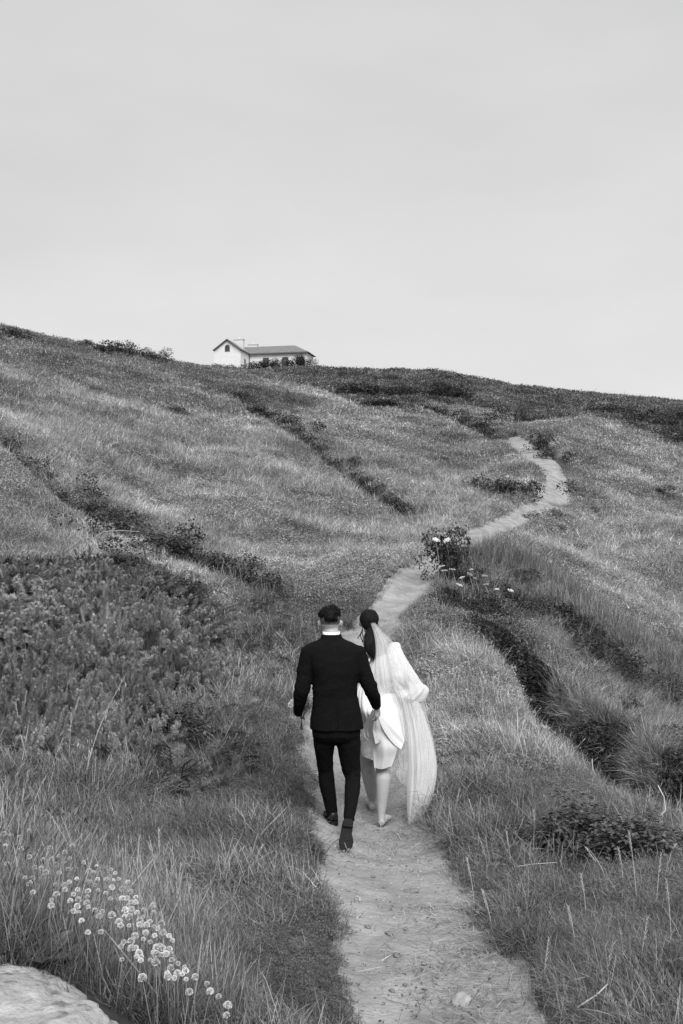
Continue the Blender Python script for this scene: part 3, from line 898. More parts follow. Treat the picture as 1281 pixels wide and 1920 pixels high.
# ------------------------------------------------------------------ placing things: where the line of sight through a photo point meets the ground
def polys_mesh(name, parts):
    V = np.concatenate([np.array(p) for p, _ in parts])
    me = quads_mesh(name, V, 4, None); mi = []
    for q, (p, m) in enumerate(parts):
        me.materials.append(m); mi += [q] * len(p)
    me.polygons.foreach_set('material_index', mi)
    return me


def rotz(o, a, s=(1, 1, 1)):
    o.rotation_euler = (0, 0, a); o.scale = s


# ------------------------------------------------------------------ gorse: domes packed with upright spiny sprigs
def gorse_mesh(seed, n=270, R=1.0, H=0.9, m=92):
    """upright bottle-brush branches with gaps between them"""
    g = np.random.default_rng(seed); V = []
    for _ in range(n):
        d = g.normal(size=3); d /= np.linalg.norm(d); d[2] = abs(d[2]) * 0.9 + 0.02
        c = d * np.array([R, R, H]) * g.uniform(.62, .98) * (.86 + .2 * math.sin(4 * d[0] + seed) + .16 * math.sin(6 * d[1] + 3 * d[2]))
        ax = d * 1.0 + np.array([0, 0, .30]) + g.normal(0, .30, 3); ax /= np.linalg.norm(ax)
        L_ = g.uniform(.10, .21)
        t = g.uniform(0, 1, m) ** .8; base = c + np.outer(t - .4, ax) * L_
        o = g.normal(size=(m, 3)); o -= np.outer(o @ ax, ax); o /= np.linalg.norm(o, axis=1)[:, None]
        sp = o * .85 + ax * g.uniform(.4, .9); sp /= np.linalg.norm(sp, axis=1)[:, None]
        ln = (0.062 * (1.12 - t))[:, None] * g.uniform(.6, 1.3, (m, 1)) + .018
        w = np.cross(sp, o + ax); w = w / (np.linalg.norm(w, axis=1)[:, None] + 1e-9) * 0.0052
        V.append(np.stack([base - w, base + w, base + sp * ln + w * .2, base + sp * ln - w * .2], 1))
    return quads_mesh('gorse_foliage', np.concatenate(V), 4, M_gorse)


def stems_mesh(name, seed, n, R, H, r0, mat):
    g = np.random.default_rng(seed); mb = MB()
    for _ in range(n):
        a = g.uniform(0, 6.28); q = g.uniform(.3, .9)
        e = np.array([math.cos(a) * R * q, math.sin(a) * R * q, H * g.uniform(.5, .85)])
        mb.tube([[g.normal(0, .05), g.normal(0, .05), -.1], e * [.4, .4, .55], e], [r0, r0 * .7, r0 * .25], 5)
    return mb.mesh(name, mat, True)


G_mesh = [gorse_mesh(s) for s in (1, 2, 3, 4)]
G_stem = stems_mesh('gorse_stem', 5, 16, .8, .8, .018, M_bark)
for i, (px, py, r, h, lab) in enumerate(gorse):
    p = hit(px, py)
    b = empty('gorse_bush', p - np.array([0, 0, .05]), lab, 'bush', 'gorse thicket on the left bank')
    rotz(b, RNG.uniform(0, 6.28), (r, r, h * RNG.uniform(.85, 1.25)))
    link('foliage', G_mesh[i % 4], None, b); link('stem', G_stem, None, b)


# ------------------------------------------------------------------ leafy shrubs (near ones with leaves you can tell apart, far ones smaller)
def shrub_mesh(seed, n, size, mat, H=1.0, lobes=7, tilt=1.1):
    g = np.random.default_rng(seed); polys = []
    cs_ = g.normal(size=(lobes, 3)) * [.42, .42, .18] + [0, 0, .5 * H]
    rr = g.uniform(.30, .55, lobes)
    for _ in range(n):
        k = g.integers(lobes); d = g.normal(size=3); d /= np.linalg.norm(d)
        c = cs_[k] + d * rr[k] * g.uniform(.55, 1.05) * [1, 1, .85 * H]
        if c[2] < 0.0: c[2] = abs(c[2]) * .4
        polys.append(one_leaf(c, size * g.uniform(.6, 1.35), .6, tilt, g))
    return quads_mesh('shrub_foliage', np.array(polys), 4, mat)


S_far = [shrub_mesh(s, 1500, .10, M_shrub) for s in (11, 12, 13, 14)]
S_stem = stems_mesh('shrub_stem', 15, 12, .6, .8, .03, M_bark)
ORD = 'first second third fourth fifth sixth seventh eighth ninth tenth eleventh twelfth thirteenth fourteenth fifteenth sixteenth'.split()
def nth(i, n): return 'leftmost' if i == 0 else 'rightmost' if i == n - 1 else ORD[i] + ' from left'
def shrub(px, py, w, h, lab, group=None, i=0, y=None, sink=.08, stems=False):
    p = hit(px, py) if y is None else np.array([*P(px, py, y)[:2], gz(*P(px, py, y)[:2])])
    b = link('shrub', S_far[i % 4]); b.location = p - np.array([0, 0, sink])
    tag(b, lab, 'shrub', group); rotz(b, RNG.uniform(0, 6.28), (w * .62, w * .62, h * .85))
    if stems: link('stem', S_stem, None, b)
    return b


single = [
    (700, 770, 3.0, 1.0, 'flat dark shrub lying just below the level hedge line, the longer of two'),
    (735, 773, 2.6, 1.0, 'flat dark shrub lying just below the level hedge line, the shorter of two'),
    (1006, 850, 1.7, 1.4, 'dark round shrub beside the path where it climbs out of sight'),
    (1026, 868, 1.4, 1.0, 'dark shrub just below the round one, overhanging the upper path'),
    (937, 938, 1.6, 1.1, 'darkest shrub on the bank left of the path bend'),
    (907, 922, 1.2, .8, 'small dark shrub uphill of the darkest one left of the path bend'),
    (985, 938, 1.7, 1.0, 'low spreading shrub on the inner edge of the path bend'),
    (1002, 978, 1.1, .55, 'dark clump hanging over the lower edge of the path below the bend'),
    (1040, 1000, 1.0, .45, 'low dark clump on the slope just below the path bend'),
    (1060, 1035, .9, .4, 'lowest dark clump on the grassy slope below the path bend'),
    (1105, 968, 1.0, .55, 'lone dark tuft of shrub on the open slope right of the bend'),
    (980, 800, 2.6, 1.6, 'dark shrub in the hollow above the end of the path'),
    (340, 782, 1.0, .75, 'lone small black looking shrub on the open hillside below the skyline'),
    (356, 786, .6, .45, 'tiny shrub touching the lone black looking one on the open hillside'),
    (890, 1098, 1.2, .45, 'low leafy shrub among the white hogweed right of the leafy bush'),
    (935, 1112, 1.1, .4, 'outermost low leafy shrub among the white hogweed, farthest from the path'),
    (1085, 1375, .8, .5, 'dark shrub added as shade in the hollow of the gully, left of two'),  # this pair is added: dark foliage standing in for the overhang's shadow
    (1150, 1385, .7, .45, 'dark shrub added as shade in the hollow of the gully, right of two'),
    (1220, 925, 1.9, .5, 'flat dark patch of shrub far out on the right hand slope')]
for i, (px, py, w, h, lab) in enumerate(single):
    shrub(px, py, w, h, lab, None, i)
for grp, lab, lst in (
    ('shrubs in the ditch on the left', 'low dark shrub in the ditch behind the gorse',
     [(8, 858, 1.1, .7), (40, 890, 1.1, .65), (75, 922, 1.1, .65), (112, 952, 1.0, .6), (150, 975, 1.0, .6), (190, 995, 1.0, .6), (222, 1008, 1.0, .6), (285, 1038, 1.0, .6), (318, 1053, 1.0, .6), (350, 1066, 1.0, .6), (385, 1080, 1.0, .6), (415, 1092, .9, .6), (448, 1106, .9, .6), (482, 1124, .8, .55)]),
    ('shrubs along the old bank across the hill', 'small dark shrub in the line down the middle hillside',
     [(470, 778, 1.6, .7), (500, 792, 1.5, .8), (530, 805, 1.5, .9), (560, 820, 1.5, .9), (585, 836, 1.1, .65), (605, 852, 1.0, .6), (640, 878, 1.1, .6), (660, 892, 1.0, .6), (690, 910, .9, .5), (715, 926, .8, .5), (738, 938, .8, .4)]),
    ('shrubs left of the upper path', 'dark shrub in the short row slanting towards the path top',
     [(800, 778, 2.4, 1.0), (826, 784, 2.2, 1.1), (850, 792, 2.2, 1.2), (875, 801, 2.0, 1.2), (900, 811, 1.9, 1.1), (922, 822, 1.6, 1.0)]),
    ('shrubs on the left skyline', 'ragged shrub standing on the left skyline',
     [(12, 634, 1.6, .9), (45, 642, 1.6, .8), (190, 668, 2.4, 1.3), (212, 670, 2.2, 1.5), (236, 674, 2.4, 1.5), (262, 677, 2.0, 1.3), (285, 683, 2.2, 1.5), (306, 690, 1.6, 1.3)]),
    ('scrub clumps on the spur', 'dark scrubby clump on the grassy face above the gully',
     [(905, 1130, .8, .4), (950, 1150, .9, .4), (1000, 1150, .9, .45), (1050, 1190, 1.0, .45), (985, 1215, .7, .35), (1100, 1225, .9, .5), (1150, 1260, 1.0, .5), (1110, 1280, .7, .35), (1200, 1290, 1.0, .5), (1250, 1330, 1.0, .5), (1180, 1350, .7, .5), (1240, 1400, .8, .5), (1270, 1440, .7, .5)]),
    ('hedge shrubs below the house', 'dark shrub in the level hedge line on the far hilltop',
     [(655, 752, 4.5, 1.6), (690, 753, 4.5, 1.7), (725, 752, 4.5, 1.6), (760, 753, 4.5, 1.6), (795, 754, 4.5, 1.7), (830, 754, 4.5, 1.7), (865, 756, 4.4, 1.8)]),
    ('shrubs on the right hand cliff top', 'dark shrub scattered over the far right cliff top',
     [(1120, 785, 4, 1.8), (1160, 790, 4, 1.8), (1205, 800, 4, 2), (1240, 812, 4, 2), (1270, 835, 3, 1.6), (1262, 800, 4, 2)])):
    lst = sorted(lst)
    for i, (px, py, w, h) in enumerate(lst):
        shrub(px, py, w, h, lab + ', ' + nth(i, len(lst)), grp, i)

# brambles: leaves big enough to see one by one at this distance
def bramble_mesh(seed, n, size):
    g = np.random.default_rng(seed); polys = []
    for _ in range(n):
        d = g.normal(size=3); d /= np.linalg.norm(d); d[2] = abs(d[2])
        c = d * np.array([1, 1, 1]) * g.uniform(.55, 1.02) * (0.85 + .3 * math.sin(5 * d[0] + seed) * math.cos(4 * d[1]))
        for q in range(3):
            a = g.uniform(0, 6.28) if q == 0 else a + 2.1
            dr = np.array([math.cos(a), math.sin(a), g.normal(-.15, .25)]); s_ = size * g.uniform(.7, 1.2)
            sd = np.cross(dr, [0, 0, 1]); sd = sd / np.linalg.norm(sd) + np.array([0, 0, g.normal(0, .3)])
            b = c + dr * size * .35
            polys += [np.array([b, b + dr * s_ * .45 + sd * s_ * .36 + [0, 0, .01], b + dr * s_, b + dr * s_ * .5 - [0, 0, .012]]),
                      np.array([b, b + dr * s_ * .5 - [0, 0, .012], b + dr * s_, b + dr * s_ * .45 - sd * s_ * .36 + [0, 0, .01]])]
    return quads_mesh('bramble_foliage', np.array(polys), 4, M_bramble)


B_mesh = [bramble_mesh(s, 620, .10) for s in (21, 22)]
B_stem = stems_mesh('bramble_stem', 23, 14, .9, .8, .012, M_bark)
for i, (px, py, w, h, lab) in enumerate(brambles):
    p = hit(px, py); b = empty('bramble_bush', p - np.array([0, 0, .03]), lab, 'bush')
    rotz(b, RNG.uniform(0, 6.28), (w, w, h)); link('foliage', B_mesh[i % 2], None, b); link('stem', B_stem, None, b)

# leafy elder-like bush that leans over the path, with flat white umbels beside it
p = P(848, 1112, 18.4); p[2] = gz(p[0], p[1])
EL = [shrub_mesh(31, 2800, .095, M_shrub, 1.15, 13, 1.2)]
b = empty('leafy_bush', p, 'dark leafy bush at the edge of the path behind the bride, white flowers on top', 'bush')
rotz(b, .4, (.42, .42, 1.0)); link('foliage', EL[0], None, b); link('stem', S_stem, None, b)
b.scale = (.58, .5, .84)


def umbel_mesh(seed):
    g = np.random.default_rng(seed); polys = []
    for k in range(26):
        a = k * 2.4; r = .5 * math.sqrt(k / 26); c = np.array([math.cos(a) * r, math.sin(a) * r, -.35 * r * r])
        for q in range(5):
            polys.append(one_leaf(c + g.normal(0, .05, 3), .16, .8, .5, g))
    rays = []
    for k in range(0, 26, 3):
        a = k * 2.4; r = .45 * math.sqrt(k / 26); e = np.array([math.cos(a) * r, math.sin(a) * r, -.35 * r * r - .03]); w = np.array([.012, .012, 0])
        rays.append(np.array([np.array([0, 0, -.45]) - w, np.array([0, 0, -.45]) + w, e + w, e - w]))
    return polys_mesh('umbel', [(polys, M_umbel), (rays, M_stalk)])


U_mesh = [umbel_mesh(s) for s in (41, 42, 43)]
HW = sorted([(824, 1000, 18.3, .17), (818, 1011, 18.1, .2), (838, 1012, 18.2, .2), (858, 988, 19.2, .13), (828, 1061, 17.8, .17), (834, 1069, 17.6, .18), (849, 1067, 17.7, .17), (866, 1082, 17.2, .14),
                                      (884, 1067, 17.9, .12), (881, 1076, 17.6, .16), (909, 1079, 18.2, .17), (911, 1095, 17.4, .14), (862, 1096, 16.8, .15), (932, 1104, 17.6, .13), (958, 1106, 18, .17), (892, 1084, 17.4, .1)])
for i, (px, py, Y, sz) in enumerate(HW):
    tp = P(px, py, Y); g0 = gz(tp[0], tp[1]); h = max(.3, tp[2] - g0); sz *= .68
    b = empty('hogweed', (tp[0] + .03, tp[1], tp[2] - h), 'white hogweed flower head around the leafy bush by the path, ' + nth(i, 16), 'flower', 'white hogweed beside the path')
    mb = MB(); mb.tube([[0, 0, -.05], [.02, 0, h * .5], [-.03, 0, h - sz * .4]], [.009, .007, .005], 6); mb.build('stem', M_stalk, b)
    o = link('flower_head', U_mesh[i % 3], None, b); o.location = (-.03, 0, h); o.scale = (sz, sz, sz); o.rotation_euler = (RNG.normal(-.15, .2), RNG.normal(0, .25), RNG.uniform(0, 6))

# ------------------------------------------------------------------ sea thrift in the left foreground
def thrift_head(seed):
    g = np.random.default_rng(seed); polys = []
    for k in range(95):
        d = g.normal(size=3); d /= np.linalg.norm(d); d[2] = d[2] if d[2] > -.35 else -d[2]
        t = np.cross(d, g.normal(size=3)); t /= np.linalg.norm(t); u_ = np.cross(d, t)
        c = d * .0088; s_ = .0048
        polys.append(np.array([c - d * .002, c + t * s_ + d * .002, c + d * .005, c + u_ * s_ + d * .002]))
        polys.append(np.array([c - d * .002, c - t * s_ + d * .002, c + d * .005, c - u_ * s_ + d * .002]))
    return quads_mesh('flower_head', np.array(polys), 4, M_petal)


T_head = [thrift_head(s) for s in range(6)]
T_stem = []
for s in range(6):
    mb = MB(); bx, by = RNG.normal(0, .02, 2)
    mb.tube([[bx, by, -.25], [bx * .3, by * .3, -.12], [0, 0, 0]], [.0017, .0015, .0012], 5); T_stem.append(mb.mesh('stem', M_stalk, True))
fl = [(8, 1563), (20, 1566), (36, 1569), (54, 1557), (36, 1583), (10, 1587), (40, 1592), (55, 1608), (13, 1621), (94, 1591), (91, 1602), (96, 1611), (81, 1612), (110, 1606), (121, 1598), (136, 1587), (122, 1599),
      (131, 1610), (105, 1623), (120, 1620), (128, 1630), (111, 1637), (157, 1618), (181, 1624), (167, 1634), (176, 1636), (77, 1629), (86, 1637), (65, 1628), (144, 1648), (48, 1646), (61, 1648), (55, 1657), (62, 1674),
      (104, 1660), (106, 1679), (97, 1688), (96, 1699), (121, 1660), (130, 1655), (122, 1669), (146, 1669), (138, 1678), (164, 1655), (170, 1654), (183, 1650), (178, 1660), (200, 1651), (208, 1631), (216, 1638),
      (213, 1651), (223, 1649), (210, 1665), (230, 1668), (240, 1655), (245, 1673), (198, 1675), (184, 1670), (165, 1672), (164, 1682), (147, 1687), (132, 1690), (163, 1695), (166, 1702), (145, 1700), (148, 1712), (138, 1710),
      (192, 1710), (186, 1719), (178, 1708), (210, 1717), (207, 1686), (229, 1686), (238, 1685), (255, 1684), (254, 1693), (246, 1693), (240, 1699), (235, 1708), (247, 1706), (257, 1712), (269, 1707), (287, 1698), (288, 1713),
      (268, 1720), (262, 1728), (243, 1720), (233, 1719), (223, 1729), (226, 1737), (242, 1736), (262, 1736), (275, 1735), (281, 1730), (303, 1733), (289, 1739), (296, 1742), (306, 1750), (273, 1750), (253, 1756), (269, 1762),
      (317, 1756), (323, 1764), (290, 1756), (227, 1776), (232, 1768), (246, 1765), (246, 1779), (255, 1778), (261, 1788), (265, 1795), (256, 1796), (282, 1767), (293, 1777), (299, 1775), (288, 1787), (293, 1790), (305, 1779),
      (318, 1781), (311, 1790), (320, 1790), (322, 1801), (302, 1792), (282, 1801), (292, 1805), (264, 1802), (229, 1800), (334, 1808), (320, 1816), (346, 1814), (348, 1822), (333, 1827), (314, 1826), (315, 1833), (327, 1835), (349, 1837),
      (342, 1828), (165, 1750), (189, 1749), (355, 1862), (388, 1845), (394, 1860), (366, 1833), (427, 1886), (425, 1905), (153, 1727), (267, 1835), (410, 1870)]
for i, (px, py) in enumerate(fl):
    p = hit(px, py, .25)
    L_ = math.hypot(p[0], p[1]);
    b = empty('thrift_flower', (p[0], p[1], p[2] + .25), 'pale pompom thrift flower on a thin stalk in the foreground clump', 'flower', 'thrift flowers growing above the pale rock')
    b.rotation_euler = (RNG.normal(-.05, .12), RNG.normal(.08, .12), RNG.uniform(0, 6)); q = RNG.uniform(.5, .95); b.scale = (q, q, q)
    link('flower_head', T_head[i % 6], None, b); link('stem', T_stem[i % 6], None, b)

# ------------------------------------------------------------------ pale rock in the corner, dock leaves beside it
def lump(name, mat, loc, r, seed, sub=4, a=.18, fr=2.2, rz=0):
    bm = bmesh.new(); bmesh.ops.create_icosphere(bm, subdivisions=sub, radius=1.0)
    from mathutils import noise
    for v in bm.verts:
        c = v.co.copy(); q = Vector((c.x, c.y, c.z * max(.35, r[2] / r[0]))) + Vector((seed * 3.1, 0, 0))
        d = noise.fractal(q * fr, .9, 2.0, 5)
        if sub > 4: d += .22 * noise.fractal(q * fr * 5, .6, 2.0, 5)
        v.co = c * (1 + a * d)
        v.co = Vector((v.co.x * r[0], v.co.y * r[1], v.co.z * r[2]))
    me = bpy.data.meshes.new(name); bm.to_mesh(me); bm.free()
    for p_ in me.polygons: p_.use_smooth = True
    o = link(name, me, mat); o.location = Vector([float(q) for q in loc]); o.rotation_euler = (0, 0, rz)
    return o


rc = P(-55, 2005, 2.6)
o = lump('rock', M_rock, (rc[0], rc[1], gz(rc[0], rc[1]) - .14), (.44, .48, .20), 3, 6, .14, 1.7, .3)
tag(o, 'pale rough rock in the bottom left corner below the thrift', 'rock')
for (px, py, n, sz, lab) in ((235, 1850, 9, .085, 'broad leaved dock plant growing against the edge of the pale rock'), (75, 1822, 6, .065, 'small dock plant behind the pale rock near the left edge')):
    p = hit(px, py)
    b = empty('dock_plant', p, lab, 'plant')
    for k in range(n):
        mb = MB(); a = k * 2.4 + RNG.normal(0, .3); e = RNG.uniform(.25, .9); s_ = sz * RNG.uniform(.8, 1.3)
        rows = []
        for t in np.linspace(0, 1, 7):
            w = s_ * .42 * math.sin(math.pi * min(1, t * .9 + .08)) ** .7; r_ = .03 + s_ * 1.15 * t
            zc = r_ * math.tan(e) * .6 - 1.6 * r_ * r_ + .02
            rows.append([[r_, -w, zc + .012 + RNG.normal(0, .003)], [r_, 0, zc - .004], [r_, w, zc + .012 + RNG.normal(0, .003)]])
        mb.rings(np.array(rows) @ np.array(Euler((0, 0, a)).to_matrix()).T, False, closed=False)
        mb.tube(np.array([[0, 0, 0], [.03, 0, .02]]) @ np.array(Euler((0, 0, a)).to_matrix()).T, [.003, .002], 5)
        mb.build('leaf', M_dock, b, True)

# ------------------------------------------------------------------ single tall stalks
def stalk(px0, py0, px1, py1, lab, grp, kind='oat', cat='grass stalk', bend=.0, name='grass_stalk', Y=None, r=.0022):
    p = hit(px0, py0) if Y is None else np.array([*P(px0, py0, Y)[:2], gz(*P(px0, py0, Y)[:2])])
    tpp = P(px1, py1, p[1]) - p
    b = empty(name, p, lab, cat, grp)
    md = tpp * .5 + np.array([bend * np.linalg.norm(tpp), 0, .02])
    ln = polyline([[0, 0, -.04], md * .5, md, (md + tpp) * .5 + np.array([bend * .04, 0, .01]), tpp], 4)
    mb = MB(); mb.tube(ln, np.linspace(r, r * .4, len(ln)), 5); mb.build('stem', M_drystem, b)
    d = tpp / np.linalg.norm(tpp); polys = []
    if kind == 'oat':
        for k in range(16):
            t = RNG.uniform(.55, 1.0); c = ln[int(t * (len(ln) - 1))] + RNG.normal(0, .035, 3) * [1, 1, .3]
            dn = np.array([RNG.normal(0, .25), RNG.normal(0, .25), -1]); s_ = RNG.uniform(.025, .042)
            for wv in ((1, 0, 0), (0, 1, 0)):
                w = np.array(wv) * .0035; polys.append(np.array([c, c + dn * s_ * .4 + w, c + dn * s_, c + dn * s_ * .4 - w]))
    elif kind == 'spike':
        for k in range(34):
            t = k / 34; c = tpp - d * .11 * t; a = k * 2.4; o_ = np.array([math.cos(a), math.sin(a), 0]); q = (o_ * .5 + d * .8); s_ = .018
            w = np.cross(q, d); w = w / (np.linalg.norm(w) + 1e-9) * .0025
            polys.append(np.array([c, c + q * s_ * .5 + w, c + q * s_, c + q * s_ * .5 - w]))
    elif kind == 'hare':
        for k in range(60):
            v = RNG.normal(size=3); v /= np.linalg.norm(v); c = tpp + v * [.006, .006, .012]; q = v * .010 + np.array([0, 0, .006]); w = np.cross(v, [0.3, 0, 1]) * .0015
            polys.append(np.array([c - w, c + w, c + q + w * .3, c + q - w * .3]))
    if polys: link('seed_head', quads_mesh('seed_head', np.array(polys), 4, M_oat), None, b)
    return b


stalk(150, 1478, 236, 1264, 'tall wild oat with drooping pale husks in front of the gorse', None, 'oat', bend=-.03, name='wild_oat', r=.0035)
stalk(158, 1490, 168, 1385, 'pale nodding oat stem beside the tall wild oat', None, 'oat', bend=.02, name='wild_oat')
gl = 'dry seed headed stalk in tall grass below the gorse'
ST = sorted(((10, 1400, 34, 1305), (32, 1420, 50, 1296), (45, 1430, 30, 1320), (70, 1440, 78, 1350), (110, 1450, 148, 1308), (128, 1460, 134, 1338), (85, 1480, 118, 1385), (20, 1480, 45, 1430), (175, 1500, 180, 1420), (60, 1470, 40, 1380), (140, 1470, 110, 1400)), key=lambda q: q[2])
for i_, a in enumerate(ST):
    stalk(*a, gl + ', ' + nth(i_, len(ST)), 'dry grass stalks on the left bank', 'spike')
gl = 'slender pale seed spike in the grass left of the path'
ST = sorted(((330, 1700, 340, 1620), (318, 1710, 312, 1660), (345, 1720, 358, 1660), (300, 1640, 298, 1555), (322, 1735, 330, 1715), (470, 1640, 492, 1585), (480, 1650, 470, 1590), (440, 1625, 455, 1590), (500, 1560, 485, 1530)), key=lambda q: q[2])
for i_, a in enumerate(ST):
    stalk(*a, gl + ', ' + nth(i_, len(ST)), 'pale seed spikes left of the path', 'spike')
gl = 'tall pale headed grass stalk right of the path'
ST = sorted(((1195, 1690, 1180, 1560), (1230, 1700, 1240, 1600), (1170, 1660, 1160, 1590), (1140, 1650, 1100, 1590), (1020, 1830, 1030, 1760), (1260, 1770, 1250, 1650), (1100, 1720, 1090, 1640), (960, 1640, 950, 1560), (900, 1580, 880, 1500), (850, 1540, 862, 1480),
          (1200, 1820, 1215, 1720), (1080, 1780, 1066, 1700), (1010, 1600, 1000, 1520), (890, 1690, 876, 1610), (925, 1750, 905, 1670), (1130, 1850, 1150, 1770)), key=lambda q: q[2])
for i_, a in enumerate(ST):
    stalk(*a, gl + ', ' + nth(i_, len(ST)), 'grass stalks right of the path', 'spike')
HT = {q: nth(i_, 7) for i_, q in enumerate(sorted((1143, 1165, 1150, 1134, 1147, 1113, 972)))}
for a in ((1140, 1905, 1143, 1868), (1165, 1905, 1165, 1871), (1150, 1915, 1150, 1884), (1133, 1918, 1134, 1899), (1148, 1919, 1147, 1898), (1118, 1919, 1113, 1912), (974, 1740, 972, 1708)):
    stalk(*a, 'fluffy white hare tail grass head low in the right foreground, ' + HT[a[2]], 'hare tail grass in the right foreground', 'hare', name='hare_tail_grass')


def stick(pts_px, r, lab, name='twig', mat=None, cat='twig', group=None, lift=0.0, onpath=False):
    """a bent dry stick through photo points at its own distance"""
    p0 = hit(*pts_px[0][:2])
    if onpath: p0[2] = path_z(p0[0], p0[1])
    ln = [P(a, b, p0[1] + (q[0] if q else 0)) for a, b, *q in pts_px]
    if onpath:
        ln = []
        for a, b, *q in pts_px:
            h_ = hit(a, b); ln.append(np.array([h_[0], h_[1], path_z(h_[0], h_[1]) + r * .6]))
    ln = np.array(ln) + [0, 0, lift]
    mb = MB(); mb.tube(ln, np.linspace(r, r * .5, len(ln)), 6)
    o = mb.build(name, mat or M_drystem, None, True, p0); o.location = Vector([float(v) for v in p0])
    return tag(o, lab, cat, group)


stick([(736, 1576), (746, 1581), (752, 1592)], .006, 'bent pale twig lying on the path behind the bride', onpath=True)
stick([(716, 1827), (735, 1817)], .004, 'short pale straw piece lying across the middle of the near path', name='straw', cat='straw', onpath=True)
stick([(668, 1740), (680, 1728)], .004, 'small pale straw piece on the left edge of the near path', name='straw', cat='straw', onpath=True)
stick([(845, 1737), (873, 1731)], .004, 'thin pale straw near the right edge of the path', name='straw', cat='straw', onpath=True)
stick([(1082, 1920), (1120, 1895), (1140, 1875)], .004, 'long dry stem slanting out of the grass at the bottom right', name='dead_stem', cat='stem', lift=.06)
stick([(1218, 1492), (1222, 1478), (1228, 1462), (1222, 1461)], .007, 'short white dead stem sticking up at the edge of the drop', name='dead_stem', cat='stem', lift=.04)
stick([(1237, 1562), (1238, 1540), (1248, 1530), (1245, 1505), (1234, 1484)], .007, 'crooked white dead stem at the right edge beside the bramble', name='dead_stem', cat='stem', lift=.04)
stick([(1120, 1470), (1112, 1450), (1110, 1430)], .006, 'dead twig poking up behind the bramble bush', lift=.03)
stick([(1141, 1448), (1150, 1460), (1165, 1455), (1170, 1448)], .006, 'forked dead twig lying on top of the bramble bush', lift=.03)
stick([(968, 1655), (1000, 1650), (1045, 1647)], .003, 'dry pale stem lying flat in the grass below the bramble', name='dead_stem', cat='stem', lift=.10)
stick([(940, 1804), (970, 1790), (1006, 1786)], .004, 'arching dry stem leaning over the right edge of the path', name='dead_stem', cat='stem', lift=.06)
stick([(176, 1092), (195, 1079), (225, 1077), (262, 1079)], .005, 'long arching dry stem lying over the top of the gorse thicket', name='dead_stem', cat='stem', lift=.62)

for k, (px, py, r, lab, m) in enumerate([
    (865, 1906, (.045, .035, .028), 'pale flat stone on the path at the bottom edge of the picture', M_stone),
    (772, 1690, (.05, .022, .012), 'long dark lump of earth in the middle of the path', M_clod),
    (745, 1820, (.022, .018, .012), 'small dark stone beside the short straw on the near path', M_clod)]):
    p = hit(px, py); o = lump('stone' if m is M_stone else 'earth_clod', m, (p[0], p[1], path_z(p[0], p[1]) + r[2] * .3), r, 50 + k, 3, .35, 1.8, RNG.uniform(0, 3)); tag(o, lab, 'stone' if m is M_stone else 'clod')
clod = None
for px, py in ((615, 1742), (655, 1758), (648, 1738), (730, 1772), (760, 1766), (808, 1722), (812, 1745), (868, 1766), (780, 1746), (690, 1758), (700, 1660), (720, 1680), (652, 1685), (730, 1545), (708, 1570), (660, 1880), (795, 1835), (820, 1860), (760, 1875), (735, 1888)):
    p = hit(px, py); s_ = RNG.uniform(.6, 1.3)
    if clod is None:
        clod = lump('earth_clod', M_clod, (0, 0, 0), (.016, .012, .006), 77, 2, .6, 2.4); o = clod
    else:
        o = clod.copy(); COL.objects.link(o)
    o.location = Vector((float(p[0]), float(p[1]), path_z(p[0], p[1]) + .003)); o.scale = (s_, s_, s_); o.rotation_euler = (0, 0, RNG.uniform(0, 6))
    tag(o, 'small dark crumb of earth lying on the near path', 'clod', 'crumbs of earth on the path')

# ------------------------------------------------------------------ white house on the hill
M_wall = surf_mat('lime_wash', .62, .72, 1.2, 5, bump=.2, bscale=8, bdist=.02)
M_roof = surf_mat('roof_slate', .17, .26, 2.0, 6, bump=.6, bscale=7, stretch=(1, 1, 4), bdist=.04)
M_trim = surf_mat('dark_trim', .10, .14, 5)
M_pane = surf_mat('dark_pane', .03, .05, 3, rough=.25, spec=.5)
M_frame = surf_mat('window_frame', .16, .22, 5)
M_chim = surf_mat('chimney_render', .5, .62, 3)
HY = 196.0
HB = P(402, 690, HY); th = math.radians(-12)
house = empty('house', (HB[0], HB[1], HB[2] - .6), 'long white single storey house with a gabled wing and slate roof on the hilltop', 'house')
house.rotation_euler = (0, 0, th)
WG, DG, EH, AP = 5.4, 6.4, 4.1, 1.95      # gable width, wing depth, eaves height, rise of the gable
LW = 11.9; MY0, MY1 = 5.6, 11.2           # long wing: length to the right of the gable, front and back
def part(name, mat, f, parent=house, smooth=False):
    mb = MB(); f(mb); return mb.build(name, mat, parent, smooth)
def gab(mb):
    pr_ = [(0, -2), (WG, -2), (WG, EH), (WG / 2, EH + AP), (0, EH)]
    n = len(pr_); v = [(x_, 0, z_) for x_, z_ in pr_] + [(x_, DG + 5, z_) for x_, z_ in pr_]
    mb.add(v, [tuple(range(n)), tuple(range(2 * n - 1, n - 1, -1))] + [(i, i + n, (i + 1) % n + n, (i + 1) % n) for i in range(n)])
part('gable_wall', M_wall, gab)
part('wing_wall', M_wall, lambda mb: mb.box((WG + .01, MY0, -2), (WG + LW, MY1, EH - .1)))
def roof_slab(mb, a, b, c, d, t=.16):
    a, b, c, d = [np.array(q, float) for q in (a, b, c, d)]; n = np.cross(b - a, d - a); n /= np.linalg.norm(n); n = n if n[2] > 0 else -n
    v = [a, b, c, d, a + n * t, b + n * t, c + n * t, d + n * t]
    mb.add(v, [(3, 2, 1, 0), (4, 5, 6, 7), (0, 1, 5, 4), (1, 2, 6, 5), (2, 3, 7, 6), (3, 0, 4, 7)])
k = AP / (WG / 2); ov = .2
